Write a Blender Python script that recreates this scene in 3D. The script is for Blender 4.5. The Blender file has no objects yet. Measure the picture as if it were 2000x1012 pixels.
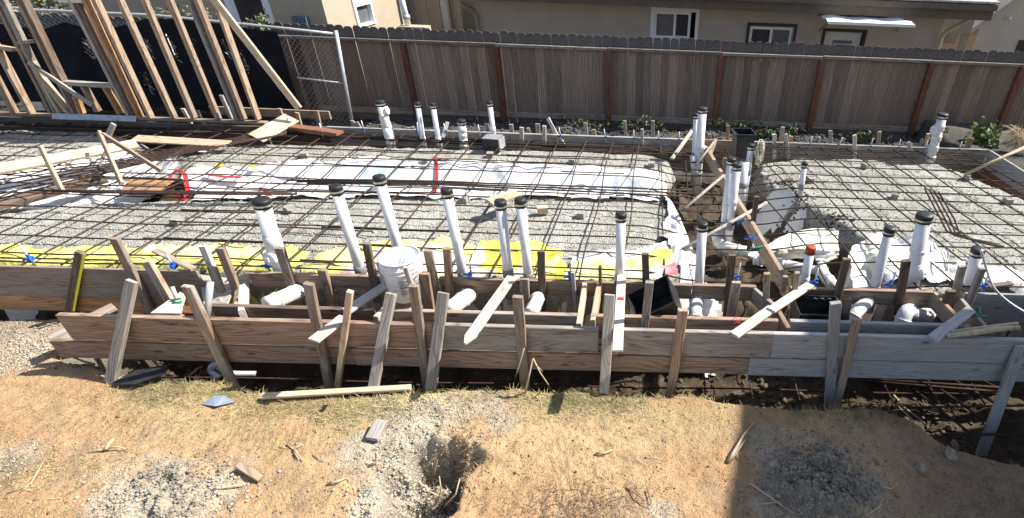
import bpy, math, random
import numpy as np
from mathutils import Vector, Matrix

random.seed(7)
RNG = np.random.default_rng(7)
SC = bpy.context.scene
COL = SC.collection

# ------------------------------------------------------------------ camera
FPX, CX, CY, EYE = 1006.0, 1270.0, 506.0, 2.45
def _n(v): return v / np.linalg.norm(v)
_dn = _n(np.array([1200 - CX, 2100 - CY, FPX]))
_d0 = np.array([1316 - CX, -127 - CY, FPX]); _d0 = _n(_d0 - _dn * _d0.dot(_dn))
_x0 = np.cross(_dn, _d0); _a = 0.0425
AX = np.array([_x0 * math.cos(_a) + _d0 * math.sin(_a), _d0 * math.cos(_a) - _x0 * math.sin(_a), -_dn])
cam_d = bpy.data.cameras.new('camera'); cam = bpy.data.objects.new('camera', cam_d); COL.objects.link(cam)
cam_d.sensor_width = 36.0; cam_d.lens = FPX / 2000 * 36.0
cam_d.shift_x = (1000 - CX) / 2000; cam_d.shift_y = 0.0
cam_d.clip_start = 0.05; cam_d.clip_end = 500
_r, _d, _f = AX[:, 0], AX[:, 1], AX[:, 2]
cam.matrix_world = Matrix(((_r[0], -_d[0], -_f[0], 0), (_r[1], -_d[1], -_f[1], 0), (_r[2], -_d[2], -_f[2], EYE), (0, 0, 0, 1)))
SC.camera = cam

# ------------------------------------------------------------------ sky, sun, exposure
SUN = Vector((0.72, 0.19, 0.80)).normalized()
world = bpy.data.worlds.new('World'); SC.world = world; world.use_nodes = True
wn = world.node_tree; bg = wn.nodes['Background']
sky = wn.nodes.new('ShaderNodeTexSky'); sky.sky_type = 'NISHITA'; sky.sun_disc = False
sky.sun_elevation = math.asin(SUN.z); sky.sun_rotation = math.atan2(SUN.x, SUN.y)
sky.air_density = 1.0; sky.dust_density = 1.2
wn.links.new(sky.outputs[0], bg.inputs[0]); bg.inputs[1].default_value = 0.098
sun_d = bpy.data.lights.new('sun', 'SUN'); sun_d.energy = 4.9; sun_d.angle = math.radians(0.6); sun_d.color = (1.0, 0.955, 0.88)
sun = bpy.data.objects.new('sun', sun_d); COL.objects.link(sun); sun.location = SUN * 30
sun.rotation_euler = SUN.to_track_quat('Z', 'Y').to_euler()
SC.view_settings.view_transform = 'Standard'; SC.view_settings.look = 'None'
SC.view_settings.gamma = 1.0; SC.view_settings.use_curve_mapping = False
SC.view_settings.exposure = 0.98
SC.cycles.max_bounces = 6; SC.cycles.diffuse_bounces = 4; SC.cycles.transparent_max_bounces = 12

# ------------------------------------------------------------------ survey helpers: sight line of the photo met with a level or an upright plane
def _ray(px, py): return AX @ np.array([px - CX, py - CY, FPX])
def G(px, py, z=0.0):
    r = _ray(px, py); t = (z - EYE) / r[2]; return Vector((t * r[0], t * r[1], z))
def Q(px, py, Y):
    r = _ray(px, py); t = Y / r[1]; return Vector((t * r[0], Y, EYE + t * r[2]))

# ------------------------------------------------------------------ noise
def _hash(ix, iy, s):
    h = (ix.astype(np.int64) * 374761393 + iy.astype(np.int64) * 668265263 + s * 1274126177) & 0xFFFFFFFF
    h = ((h ^ (h >> 13)) * 1274126177) & 0xFFFFFFFF
    return ((h ^ (h >> 16)) & 0xFFFF) / 65535.0
def vnoise(x, y, s=0):
    x = np.asarray(x, float); y = np.asarray(y, float)
    ix, iy = np.floor(x), np.floor(y); fx, fy = x - ix, y - iy
    fx = fx * fx * (3 - 2 * fx); fy = fy * fy * (3 - 2 * fy)
    a, b = _hash(ix, iy, s), _hash(ix + 1, iy, s); c, d = _hash(ix, iy + 1, s), _hash(ix + 1, iy + 1, s)
    return (a + (b - a) * fx) * (1 - fy) + (c + (d - c) * fx) * fy - 0.5
def fbm(x, y, o=4, s=0):
    t = 0; a = 1.0
    for k in range(o):
        t = t + a * vnoise(x * 2 ** k, y * 2 ** k, s + k * 17); a *= 0.5
    return t
def sstep(a, b, v):
    t = np.clip((v - a) / (b - a), 0, 1); return t * t * (3 - 2 * t)
def poly_sd(poly, x, y):
    """signed distance, positive inside"""
    P = np.array(poly, float); d = np.full(np.shape(x), 1e9); ins = np.zeros(np.shape(x), bool)
    for i in range(len(P)):
        ax, ay = P[i]; bx, by = P[(i + 1) % len(P)]
        ex, ey = bx - ax, by - ay; wx, wy = x - ax, y - ay
        t = np.clip((wx * ex + wy * ey) / (ex * ex + ey * ey), 0, 1)
        d = np.minimum(d, (wx - ex * t) ** 2 + (wy - ey * t) ** 2)
        c = ((ay > y) != (by > y))
        with np.errstate(divide='ignore', invalid='ignore'):
            xi = (bx - ax) * (y - ay) / (by - ay if by != ay else 1e-9) + ax
        ins ^= c & (x < xi)
    d = np.sqrt(d); return np.where(ins, d, -d)

# ------------------------------------------------------------------ materials
MATS = {}
def new_mat(name, rough=0.85, spec=0.3):
    m = bpy.data.materials.new(name); m.use_nodes = True; nt = m.node_tree
    b = nt.nodes['Principled BSDF']; b.inputs['Roughness'].default_value = rough
    b.inputs['Specular IOR Level'].default_value = spec
    MATS[name] = m; return m, nt, b
def node(nt, t, **kw):
    n = nt.nodes.new(t)
    for k, v in kw.items(): setattr(n, k, v)
    return n
def ramp(nt, fac, stops):
    r = node(nt, 'ShaderNodeValToRGB'); cr = r.color_ramp
    while len(cr.elements) < len(stops): cr.elements.new(0.5)
    for e, (p, c) in zip(cr.elements, stops):
        e.position = p; e.color = (c[0], c[1], c[2], 1)
    nt.links.new(fac, r.inputs[0]); return r.outputs[0]
def noise(nt, vec, scale, detail=4, rough=0.55, dist=0.0):
    n = node(nt, 'ShaderNodeTexNoise'); n.inputs['Scale'].default_value = scale
    n.inputs['Detail'].default_value = detail; n.inputs['Roughness'].default_value = rough
    n.inputs['Distortion'].default_value = dist
    if vec is not None: nt.links.new(vec, n.inputs['Vector'])
    return n.outputs['Fac']
def mixc(nt, fac, a, b, mode='MIX'):
    m = node(nt, 'ShaderNodeMix', data_type='RGBA', blend_type=mode)
    for sock, v in ((m.inputs[0], fac), (m.inputs[6], a), (m.inputs[7], b)):
        if isinstance(v, (int, float)): sock.default_value = v
        elif isinstance(v, tuple): sock.default_value = (v[0], v[1], v[2], 1)
        else: nt.links.new(v, sock)
    return m.outputs[2]
def bump(nt, b, h, strength=0.4, dist=0.01, chain=None):
    n = node(nt, 'ShaderNodeBump'); n.inputs['Strength'].default_value = strength
    n.inputs['Distance'].default_value = dist; nt.links.new(h, n.inputs['Height'])
    if chain is not None: nt.links.new(chain, n.inputs['Normal'])
    nt.links.new(n.outputs[0], b.inputs['Normal']); return n.outputs[0]
def math_n(nt, op, a, b=None):
    m = node(nt, 'ShaderNodeMath', operation=op)
    for i, v in enumerate((a, b)):
        if v is None: continue
        if isinstance(v, (int, float)): m.inputs[i].default_value = v
        else: nt.links.new(v, m.inputs[i])
    return m.outputs[0]

def wood(name, dark, mid, light, grey=None, greyamt=0.0, knots=True, along='X', rough=0.85, contrast=1.0, ringamp=62.0, tone=(.78, 1.2)):
    """grain runs along the piece's own long axis"""
    m, nt, b = new_mat(name, rough, 0.2)
    tc = node(nt, 'ShaderNodeTexCoord'); oi = node(nt, 'ShaderNodeObjectInfo')
    off = node(nt, 'ShaderNodeVectorMath', operation='SCALE'); off.inputs[0].default_value = (37.0, 13.0, 29.0)
    nt.links.new(oi.outputs['Random'], off.inputs['Scale'])
    add = node(nt, 'ShaderNodeVectorMath', operation='ADD')
    nt.links.new(tc.outputs['Object'], add.inputs[0]); nt.links.new(off.outputs[0], add.inputs[1])
    def stretched(l, c):
        mp = node(nt, 'ShaderNodeMapping'); s = [c, c, c]; s['XYZ'.index(along)] = l
        mp.inputs['Scale'].default_value = s; nt.links.new(add.outputs[0], mp.inputs['Vector']); return mp.outputs[0]
    v1 = stretched(1.1, 14.0)
    g1 = noise(nt, v1, 2.2, 6, 0.6, 1.2)
    v2 = stretched(4.0, 90.0)
    g2 = noise(nt, v2, 2.0, 3, 0.6)
    # growth rings: contour lines of a slow field drawn out along the grain
    low = noise(nt, stretched(0.75, 4.5), 1.6, 2, 0.5)
    sp = node(nt, 'ShaderNodeSeparateXYZ'); nt.links.new(tc.outputs['Object'], sp.inputs[0])
    ph = math_n(nt, 'ADD', math_n(nt, 'MULTIPLY', sp.outputs['Z' if along == 'X' else 'X'], 190.0), math_n(nt, 'MULTIPLY', low, ringamp))
    ring = math_n(nt, 'POWER', math_n(nt, 'ABSOLUTE', math_n(nt, 'SINE', math_n(nt, 'MULTIPLY', ph, 0.5))), 0.55)
    f = math_n(nt, 'ADD', math_n(nt, 'MULTIPLY', g1, 0.44), math_n(nt, 'ADD', math_n(nt, 'MULTIPLY', g2, 0.30), math_n(nt, 'MULTIPLY', ring, 0.24)))
    c = ramp(nt, f, [(0.33, dark), (0.53, mid), (0.75, light)])
    if grey:
        gz = noise(nt, stretched(1.3, 9.0), 1.6, 4, 0.6)
        gf = node(nt, 'ShaderNodeMapRange'); gf.inputs[1].default_value = 0.62 - 0.3 * greyamt; gf.inputs[2].default_value = 0.78 - 0.3 * greyamt
        nt.links.new(gz, gf.inputs[0])
        gc = ramp(nt, g2, [(0.3, tuple(v * 0.55 for v in grey)), (0.65, grey)])
        c = mixc(nt, gf.outputs[0], c, gc)
    if knots:
        vo = node(nt, 'ShaderNodeTexVoronoi'); vo.inputs['Scale'].default_value = 1.0
        nt.links.new(stretched(3.2, 9.0), vo.inputs['Vector'])
        kf = ramp(nt, vo.outputs['Distance'], [(0.05, (1, 1, 1)), (0.16, (0, 0, 0))])
        c = mixc(nt, math_n(nt, 'MULTIPLY', kf, 0.75), c, tuple(v * 0.45 for v in dark))
    # each piece its own tone
    hv = node(nt, 'ShaderNodeHueSaturation'); nt.links.new(c, hv.inputs['Color'])
    mr = node(nt, 'ShaderNodeMapRange'); mr.inputs[3].default_value = tone[0]; mr.inputs[4].default_value = tone[1]
    nt.links.new(oi.outputs['Random'], mr.inputs[0]); nt.links.new(mr.outputs[0], hv.inputs['Value'])
    nt.links.new(hv.outputs[0], b.inputs['Base Color'])
    bump(nt, b, f, 0.5 * contrast, 0.006)
    return m

M_BROWN = wood('board_brown', (.11, .07, .048), (.265, .185, .13), (.41, .30, .22), (.36, .32, .28), 0.2)
M_GREY = wood('board_grey', (.12, .10, .085), (.27, .235, .205), (.42, .385, .345), (.42, .40, .37), 0.5)
M_BLUEG = wood('board_silver', (.19, .18, .172), (.36, .345, .33), (.50, .485, .465), (.44, .43, .42), 0.7)
M_STAKE = wood('stake_brown', (.11, .075, .05), (.26, .19, .135), (.40, .31, .23), (.40, .37, .33), 0.45)
M_PALE = wood('stake_pale', (.30, .26, .21), (.50, .45, .375), (.64, .59, .51), (.6, .58, .54), 0.4, knots=True)
M_FRESH = wood('lumber_fresh', (.34, .24, .15), (.52, .405, .275), (.66, .55, .41), (.5, .46, .4), 0.1)
M_STUD = wood('stud_pine', (.16, .10, .066), (.35, .25, .17), (.50, .39, .285), (.35, .31, .27), 0.3)
M_RED = wood('lumber_treated', (.11, .045, .026), (.22, .095, .055), (.32, .16, .10), None, 0, knots=False)
M_ORANGE = wood('lumber_orange', (.20, .10, .045), (.38, .21, .10), (.52, .33, .18), (.3, .27, .24), 0.15)
M_DARKW = wood('board_wet', (.055, .038, .028), (.13, .09, .065), (.22, .16, .12), (.2, .19, .18), 0.3)
M_PLY = wood('plywood_grey', (.15, .115, .09), (.26, .205, .165), (.37, .30, .25), (.36, .33, .3), 0.4, knots=False)
M_FPOST = wood('fence_post_stain', (.06, .027, .018), (.15, .065, .042), (.23, .11, .07), None, 0, knots=False, along='Z')

M_RAIL = wood('fence_rail', (.09, .072, .06), (.19, .16, .135), (.30, .265, .23), None, 0)
def picket_mat():
    m = wood('fence_cedar', (.085, .057, .042), (.245, .172, .128), (.40, .30, .23), (.25, .23, .22), 0.25, along='Z', ringamp=7.0, tone=(.68, 1.28), knots=False)
    nt = m.node_tree; b = nt.nodes['Principled BSDF']
    src = b.inputs['Base Color'].links[0].from_socket
    tc = node(nt, 'ShaderNodeTexCoord'); sx = node(nt, 'ShaderNodeSeparateXYZ'); nt.links.new(tc.outputs['Object'], sx.inputs[0])
    n2 = noise(nt, tc.outputs['Object'], 30, 3)
    h = math_n(nt, 'ADD', sx.outputs['Z'], math_n(nt, 'MULTIPLY', n2, 0.05))
    top = node(nt, 'ShaderNodeMapRange'); top.inputs[1].default_value = 1.40; top.inputs[2].default_value = 1.46
    nt.links.new(h, top.inputs[0])
    gcol = ramp(nt, n2, [(0.3, (.06, .058, .06)), (0.7, (.135, .13, .13))])
    c = mixc(nt, math_n(nt, 'MULTIPLY', top.outputs[0], 0.9), src, gcol)
    # pickets turn darker brown toward the foot, with a ragged edge
    bot = node(nt, 'ShaderNodeMapRange'); bot.inputs[1].default_value = 0.62; bot.inputs[2].default_value = 0.15
    nt.links.new(math_n(nt, 'ADD', sx.outputs['Z'], math_n(nt, 'MULTIPLY', n2, 0.5)), bot.inputs[0])
    c = mixc(nt, math_n(nt, 'MULTIPLY', bot.outputs[0], 0.55), c, (.05, .038, .03))
    nt.links.new(c, b.inputs['Base Color']); return m
M_PICKET = picket_mat()

def plain(name, col, rough=0.6, spec=0.4, var=0.12, scale=14.0, bmp=0.15, bdist=0.004, metal=0.0, dirt=None, dirtamt=0.5):
    m, nt, b = new_mat(name, rough, spec); b.inputs['Metallic'].default_value = metal
    tc = node(nt, 'ShaderNodeTexCoord')
    n1 = noise(nt, tc.outputs['Object'], scale, 5, 0.6)
    c = ramp(nt, n1, [(0.25, tuple(max(0, v * (1 - var * 1.6)) for v in col)), (0.75, tuple(min(1, v * (1 + var)) for v in col))])
    if dirt:
        n2 = noise(nt, tc.outputs['Object'], scale * 0.45, 6, 0.7)
        f = ramp(nt, n2, [(0.48, (0, 0, 0)), (0.72, (1, 1, 1))])
        c = mixc(nt, math_n(nt, 'MULTIPLY', f, dirtamt), c, dirt)
    nt.links.new(c, b.inputs['Base Color'])
    if bmp: bump(nt, b, noise(nt, tc.outputs['Object'], scale * 4, 3), bmp, bdist)
    return m
M_PVC = plain('pvc_white', (.74, .74, .76), 0.38, 0.5, 0.05, 7, 0.03, 0.002, dirt=(.46, .41, .34), dirtamt=0.7)
M_CORD = plain('cord_cream', (.62, .60, .47), 0.8, 0.2, 0.2, 30, 0.3)
M_PVCW = plain('pvc_wrapped', (.72, .71, .69), 0.6, 0.4, 0.1, 22, 0.7, 0.012, dirt=(.42, .37, .30), dirtamt=0.65)
M_CAP = plain('cap_rubber', (.018, .018, .02), 0.5, 0.4, 0.3, 40, 0.1)
M_CAPR = plain('cap_red', (.34, .075, .03), 0.6, 0.3, 0.25, 40, 0.1)
M_COUP = plain('coupling_grey', (.25, .25, .255), 0.55, 0.4, 0.2, 30, 0.1)
M_STEEL = plain('clamp_steel', (.55, .55, .56), 0.35, 0.5, 0.1, 30, 0.05, metal=0.8)
M_GALV = plain('galvanized', (.50, .51, .52), 0.5, 0.5, 0.2, 12, 0.1, metal=0.35)
M_REBAR = plain('rebar_rust', (.056, .037, .028), 0.8, 0.3, 0.45, 30, 0.5, 0.003)
M_REBARD = plain('rebar_rust_red', (.062, .030, .022), 0.85, 0.25, 0.4, 25, 0.5, 0.003)
M_BLUE = plain('clip_blue', (.02, .13, .50), 0.45, 0.5, 0.15, 40, 0.05)
M_GREEN = plain('tie_green', (.015, .22, .10), 0.5, 0.4, 0.15, 40, 0.05)
M_BUCKET = plain('bucket_white', (.82, .82, .80), 0.35, 0.5, 0.04, 7, 0.03, 0.002, dirt=(.5, .47, .42), dirtamt=0.35)
M_BLACKP = plain('plastic_black', (.016, .016, .018), 0.45, 0.5, 0.3, 12, 0.1, dirt=(.10, .09, .08), dirtamt=0.5)
M_BLOCK = plain('concrete_block', (.33, .32, .295), 0.95, 0.1, 0.2, 40, 0.6, 0.006)
M_REDT = plain('paint_red', (.62, .03, .045), 0.7, 0.2, 0.15, 40, 0.1)
M_YELT = plain('tape_yellow', (.78, .76, .03), 0.55, 0.3, 0.1, 40, 0.05)
M_STUCCO = plain('stucco_taupe', (.47, .39, .325), 0.95, 0.1, 0.09, 1.6, 0.5, 0.01)
M_STUCCO2 = plain('stucco_tan', (.43, .36, .27), 0.95, 0.1, 0.06, 3, 0.5, 0.01)
M_STUCCO3 = plain('stucco_cream', (.56, .47, .365), 0.95, 0.1, 0.05, 3, 0.4, 0.01)
M_EAVE = plain('eave_brown', (.14, .113, .09), 0.8, 0.2, 0.15, 5, 0.3)
M_ROOF = plain('roof_shingle', (.42, .41, .39), 0.95, 0.1, 0.25, 14, 0.5, 0.01)
M_TRIM = plain('trim_white', (.78, .78, .80), 0.5, 0.4, 0.03, 8, 0.05)
M_TRIMB = plain('trim_dark', (.05, .038, .034), 0.7, 0.3, 0.1, 8, 0.1)
M_DOOR = plain('door_white', (.62, .60, .57), 0.6, 0.3, 0.05, 8, 0.1)
M_CURT = plain('curtain_pale', (.50, .53, .52), 0.9, 0.1, 0.08, 10, 0.2)
M_AWN = plain('awning_white', (.82, .82, .79), 0.5, 0.4, 0.05, 8, 0.05)
M_SIDING = plain('siding_tan', (.30, .26, .20), 0.85, 0.2, 0.12, 9, 0.2)
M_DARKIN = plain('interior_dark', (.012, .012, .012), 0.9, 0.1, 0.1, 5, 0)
M_VENT = plain('vent_blue', (.10, .135, .19), 0.6, 0.3, 0.1, 10, 0.1)
M_STONE = plain('stone_grey', (.43, .395, .32), 0.95, 0.1, 0.35, 1.4, 0.4, 0.01)
M_STONEB = plain('stone_brown_grey', (.25, .215, .17), 0.95, 0.1, 0.35, 1.4, 0.4, 0.01)
M_STONED = plain('stone_tan', (.36, .29, .21), 0.95, 0.1, 0.35, 12, 0.6, 0.01)
M_STICK = plain('twig_pale', (.52, .42, .28), 0.85, 0.2, 0.25, 25, 0.4, 0.003)
M_TWIGD = plain('twig_dark', (.24, .17, .105), 0.9, 0.2, 0.3, 25, 0.4, 0.003)
M_STRAW = plain('grass_straw', (.50, .40, .20), 0.9, 0.15, 0.4, 2.2, 0)
M_GRASS = plain('grass_dull_green', (.27, .26, .115), 0.9, 0.15, 0.4, 2.2, 0)
M_LEAF = plain('leaf_green', (.065, .095, .03), 0.6, 0.35, 0.5, 6, 0)
M_LEAFB = plain('leaf_bright', (.13, .19, .04), 0.6, 0.35, 0.4, 6, 0)
M_LEAFG = plain('leaf_dusty', (.19, .21, .12), 0.7, 0.3, 0.5, 6, 0)
M_PAPER = plain('label_print', (.70, .70, .68), 0.6, 0.3, 0.05, 20, 0)
M_INK = plain('ink_grey', (.10, .10, .11), 0.7, 0.2, 0.1, 20, 0)
M_DEBRIS = plain('sheet_black', (.03, .03, .033), 0.6, 0.3, 0.3, 15, 0.2)
M_BLUESCRAP = plain('scrap_bluegrey', (.25, .30, .36), 0.5, 0.4, 0.2, 12, 0.2)

def glass_mat(name, col):
    m, nt, b = new_mat(name, 0.06, 0.6); b.inputs['Base Color'].default_value = (*col, 1); return m
M_GLASS = glass_mat('window_glass', (.03, .034, .04))
def clear_glass():
    m, nt, b = new_mat('window_clear', 0.05, 0.5)
    tr = node(nt, 'ShaderNodeBsdfTransparent'); tr.inputs[0].default_value = (.8, .83, .82, 1)
    gl = node(nt, 'ShaderNodeBsdfGlossy'); gl.inputs['Roughness'].default_value = .04
    fr = node(nt, 'ShaderNodeFresnel'); fr.inputs[0].default_value = 1.6
    mx = node(nt, 'ShaderNodeMixShader'); nt.links.new(fr.outputs[0], mx.inputs[0]); nt.links.new(tr.outputs[0], mx.inputs[1]); nt.links.new(gl.outputs[0], mx.inputs[2])
    nt.links.new(mx.outputs[0], nt.nodes['Material Output'].inputs[0]); return m
M_CLEAR = clear_glass()
M_GLASSM = glass_mat('window_screened', (.13, .135, .145))

def screen_mat():
    m, nt, b = new_mat('shade_cloth_black', 0.9, 0.15)
    tc = node(nt, 'ShaderNodeTexCoord')
    n1 = noise(nt, tc.outputs['Object'], 2.5, 5)
    c = ramp(nt, n1, [(0.3, (.006, .007, .010)), (0.75, (.018, .019, .025))])
    nt.links.new(c, b.inputs['Base Color']); bump(nt, b, noise(nt, tc.outputs['Object'], 6, 4), 0.4, 0.03)
    return m
M_SCREEN = screen_mat()

def ground_mat():
    m, nt, b = new_mat('ground_soil', 0.95, 0.12)
    tc = node(nt, 'ShaderNodeTexCoord'); at = node(nt, 'ShaderNodeAttribute', attribute_name='Col')
    ga = node(nt, 'ShaderNodeAttribute', attribute_name='Grav')
    v = tc.outputs['Object']
    n1, n2 = noise(nt, v, 9, 6, 0.6), noise(nt, v, 70, 4, 0.6)
    n3 = noise(nt, v, 260, 2, 0.5)
    f = math_n(nt, 'ADD', math_n(nt, 'MULTIPLY', n1, 0.5), math_n(nt, 'MULTIPLY', n2, 0.5))
    mul = ramp(nt, f, [(0.32, (.55, .52, .48)), (0.48, (.95, .95, .95)), (0.70, (1.28, 1.28, 1.28))])
    c = mixc(nt, 1.0, at.outputs['Color'], mul, 'MULTIPLY')
    vo = node(nt, 'ShaderNodeTexVoronoi'); vo.inputs['Scale'].default_value = 85; nt.links.new(v, vo.inputs['Vector'])
    bw = node(nt, 'ShaderNodeSeparateColor'); nt.links.new(vo.outputs['Color'], bw.inputs[0])
    gm = ramp(nt, bw.outputs[0], [(0.0, (.50, .49, .47)), (0.35, (.95, .95, .94)), (0.8, (1.05, 1.05, 1.03)), (1.0, (1.3, 1.3, 1.27))])
    c2 = mixc(nt, 1.0, c, gm, 'MULTIPLY')
    c = mixc(nt, ga.outputs['Fac'], c, c2)
    nt.links.new(c, b.inputs['Base Color'])
    h1 = math_n(nt, 'ADD', math_n(nt, 'MULTIPLY', n2, 0.8), math_n(nt, 'MULTIPLY', n3, 0.4))
    hg = math_n(nt, 'MULTIPLY', math_n(nt, 'SUBTRACT', 1.0, vo.outputs['Distance']), ga.outputs['Fac'])
    bump(nt, b, math_n(nt, 'ADD', h1, hg), 1.0, 0.022)
    return m
M_GROUND = ground_mat()

def sheet_mat():
    m, nt, b = new_mat('plastic_sheeting', 0.42, 0.4)
    at = node(nt, 'ShaderNodeAttribute', attribute_name='Col'); tc = node(nt, 'ShaderNodeTexCoord')
    n1 = noise(nt, tc.outputs['Object'], 5, 6, 0.65)
    c = mixc(nt, math_n(nt, 'MULTIPLY', ramp(nt, n1, [(0.55, (0, 0, 0)), (0.72, (1, 1, 1))]), 0.5), at.outputs['Color'], (.50, .48, .43))
    n2 = noise(nt, tc.outputs['Object'], 17, 5, 0.7)
    c = mixc(nt, math_n(nt, 'MULTIPLY', ramp(nt, n2, [(0.42, (0, 0, 0)), (0.66, (1, 1, 1))]), 0.25), c, (.70, .68, .58))
    nt.links.new(c, b.inputs['Base Color'])
    bump(nt, b, noise(nt, tc.outputs['Object'], 11, 5, 0.6, 1.5), 0.55, 0.03)
    return m
M_SHEET = sheet_mat()

# ------------------------------------------------------------------ objects
def tag(o, label=None, cat=None, group=None, kind=None):
    if label: o['label'] = label
    if cat: o['category'] = cat
    if group: o['group'] = group
    if kind: o['kind'] = kind
    return o
def mesh(name, verts, faces, mat=None, smooth=False):
    me = bpy.data.meshes.new(name); me.from_pydata([tuple(v) for v in verts], [], faces)
    if mat: me.materials.append(mat)
    if smooth: me.polygons.foreach_set('use_smooth', [True] * len(me.polygons))
    me.update(); return me
def link(name, me, parent=None, mw=None):
    o = bpy.data.objects.new(name, me); COL.objects.link(o)
    if mw is not None: o.matrix_world = mw
    if parent is not None: o.parent = parent
    return o
def empty(name, loc, rot=None):
    o = bpy.data.objects.new(name, None); COL.objects.link(o); o.empty_display_size = 0.1
    o.matrix_world = Matrix.Translation(loc) @ (rot.to_4x4() if rot else Matrix())
    return o
class Geo:
    """collects simple solids into one mesh"""
    def __init__(s): s.v = []; s.f = []
    def add(s, v, f):
        k = len(s.v); s.v += [tuple(p) for p in v]; s.f += [tuple(i + k for i in q) for q in f]; return s
    def box(s, a, b):
        (x0, y0, z0), (x1, y1, z1) = a, b
        return s.add([(x0, y0, z0), (x1, y0, z0), (x1, y1, z0), (x0, y1, z0), (x0, y0, z1), (x1, y0, z1), (x1, y1, z1), (x0, y1, z1)],
                     [(0, 3, 2, 1), (4, 5, 6, 7), (0, 1, 5, 4), (1, 2, 6, 5), (2, 3, 7, 6), (3, 0, 4, 7)])
    def tube(s, pts, r, n=6, cap=True):
        pts = [Vector(p) for p in pts]; rs = r if isinstance(r, (list, tuple)) else [r] * len(pts)
        k = len(s.v); up = None
        for i, p in enumerate(pts):
            d = (pts[min(i + 1, len(pts) - 1)] - pts[max(i - 1, 0)]).normalized()
            if up is None: up = Vector((0, 0, 1)) if abs(d.z) < 0.9 else Vector((1, 0, 0))
            x = d.cross(up); x.normalize(); y = x.cross(d); up = y
            for j in range(n):
                t = 2 * math.pi * j / n; q = p + (x * math.cos(t) + y * math.sin(t)) * rs[i]; s.v.append(tuple(q))
        for i in range(len(pts) - 1):
            for j in range(n):
                a, b = k + i * n + j, k + i * n + (j + 1) % n
                s.f.append((a, b, b + n, a + n))
        if cap:
            s.f.append(tuple(k + j for j in range(n))[::-1]); s.f.append(tuple(k + (len(pts) - 1) * n + j for j in range(n)))
        return s
    def lathe(s, prof, n=14, cap0=True, cap1=True):
        k = len(s.v)
        for r, z in prof:
            for j in range(n):
                t = 2 * math.pi * j / n; s.v.append((r * math.cos(t), r * math.sin(t), z))
        for i in range(len(prof) - 1):
            for j in range(n):
                a, b = k + i * n + j, k + i * n + (j + 1) % n
                s.f.append((a, b, b + n, a + n))
        if cap0: s.f.append(tuple(k + j for j in range(n))[::-1])
        if cap1: s.f.append(tuple(k + (len(prof) - 1) * n + j for j in range(n)))
        return s
    def xf(s, M):
        s.v = [tuple(M @ Vector(p)) for p in s.v]; return s
    def build(s, name, mat, parent=None, mw=None, smooth=False):
        return link(name, mesh(name, s.v, s.f, mat, smooth), parent, mw)

def plank_geo(L, w, t, point=False, bow=0.0, ch=0.0035, seed=None):
    rr = random.Random(seed if seed is not None else random.random())
    g = Geo(); hw, ht = w / 2, t / 2
    sec = [(-ht + ch, -hw), (ht - ch, -hw), (ht, -hw + ch), (ht, hw - ch), (ht - ch, hw), (-ht + ch, hw), (-ht, hw - ch), (-ht, -hw + ch)]
    xs = [0, L * 0.33, L * 0.67, L] if not point else [0, L * 0.4, L - w * 0.9, L]
    for i, x in enumerate(xs):
        sc = 1.0; by = bow * math.sin(math.pi * x / L) + rr.uniform(-1, 1) * 0.0015
        for y, z in sec:
            zz = z * (0.12 if point and i == 3 else 1.0)
            e = rr.uniform(-0.003, 0.003) if i in (0, 3) else 0
            g.v.append((x + e, y + by, zz + rr.uniform(-.0008, .0008)))
    for i in range(3):
        for j in range(8):
            a, b = i * 8 + j, i * 8 + (j + 1) % 8
            g.f.append((a, a + 8, b + 8, b))
    g.f.append(tuple(range(8))); g.f.append(tuple(range(31, 23, -1)))
    return g
def plank_mw(a, b, n):
    a, b, n = Vector(a), Vector(b), Vector(n)
    x = (b - a).normalized(); y = (n - x * n.dot(x)).normalized(); z = x.cross(y)
    return Matrix(((x.x, y.x, z.x, a.x), (x.y, y.y, z.y, a.y), (x.z, y.z, z.z, a.z), (0, 0, 0, 1)))
def plank(name, a, b, n, w, t, mat, parent=None, point=False, bow=0.0):
    L = (Vector(b) - Vector(a)).length
    g = plank_geo(L, w, t, point, bow)
    mw = plank_mw(a, b, n)
    if parent is not None: mw = parent.matrix_world.inverted() @ mw
    o = link(name, mesh(name, g.v, g.f, mat))
    if parent is not None: o.parent = parent; o.matrix_local = mw
    else: o.matrix_world = mw
    return o
def child(name, g, mat, root, smooth=False):
    """geometry given in world coordinates, hung under a root that only translates"""
    off = root.matrix_world.translation
    g.v = [(p[0] - off.x, p[1] - off.y, p[2] - off.z) for p in g.v]
    return g.build(name, mat, root, None, smooth)

# ------------------------------------------------------------------ ground: one sheet
CREST = np.array([G(*p, -.47)[:2] for p in [(100, 690), (200, 712), (330, 735), (420, 738), (450, 745), (560, 765), (640, 765), (740, 762), (830, 755), (1000, 755), (1100, 757), (1180, 757), (1300, 765), (1400, 770), (1490, 785), (1620, 790), (1730, 785), (1790, 800), (1850, 835), (1920, 850), (2000, 870)]])
def W(pts, z=-.14): return [tuple(G(*p, z)[:2]) for p in pts]
PAD1 = [(-9.2, 3.66), (-3, 3.70), (-1.6, 3.66), (-.6, 3.70), (.2, 3.72), (.42, 3.9)] + W([(1335, 470), (1325, 420), (1285, 388), (900, 382), (600, 388), (240, 395), (0, 412)]) + [(-9.2, 4.35)]
PAD2 = W([(350, 300), (370, 330), (700, 320), (1000, 328), (1300, 345), (1310, 312), (1250, 300), (900, 290), (500, 282), (380, 285)])
PAD3 = [(-9.3, 7.0)] + W([(0, 252), (200, 256), (265, 275), (150, 312), (0, 335)]) + [(-9.3, 5.5)]
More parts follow.
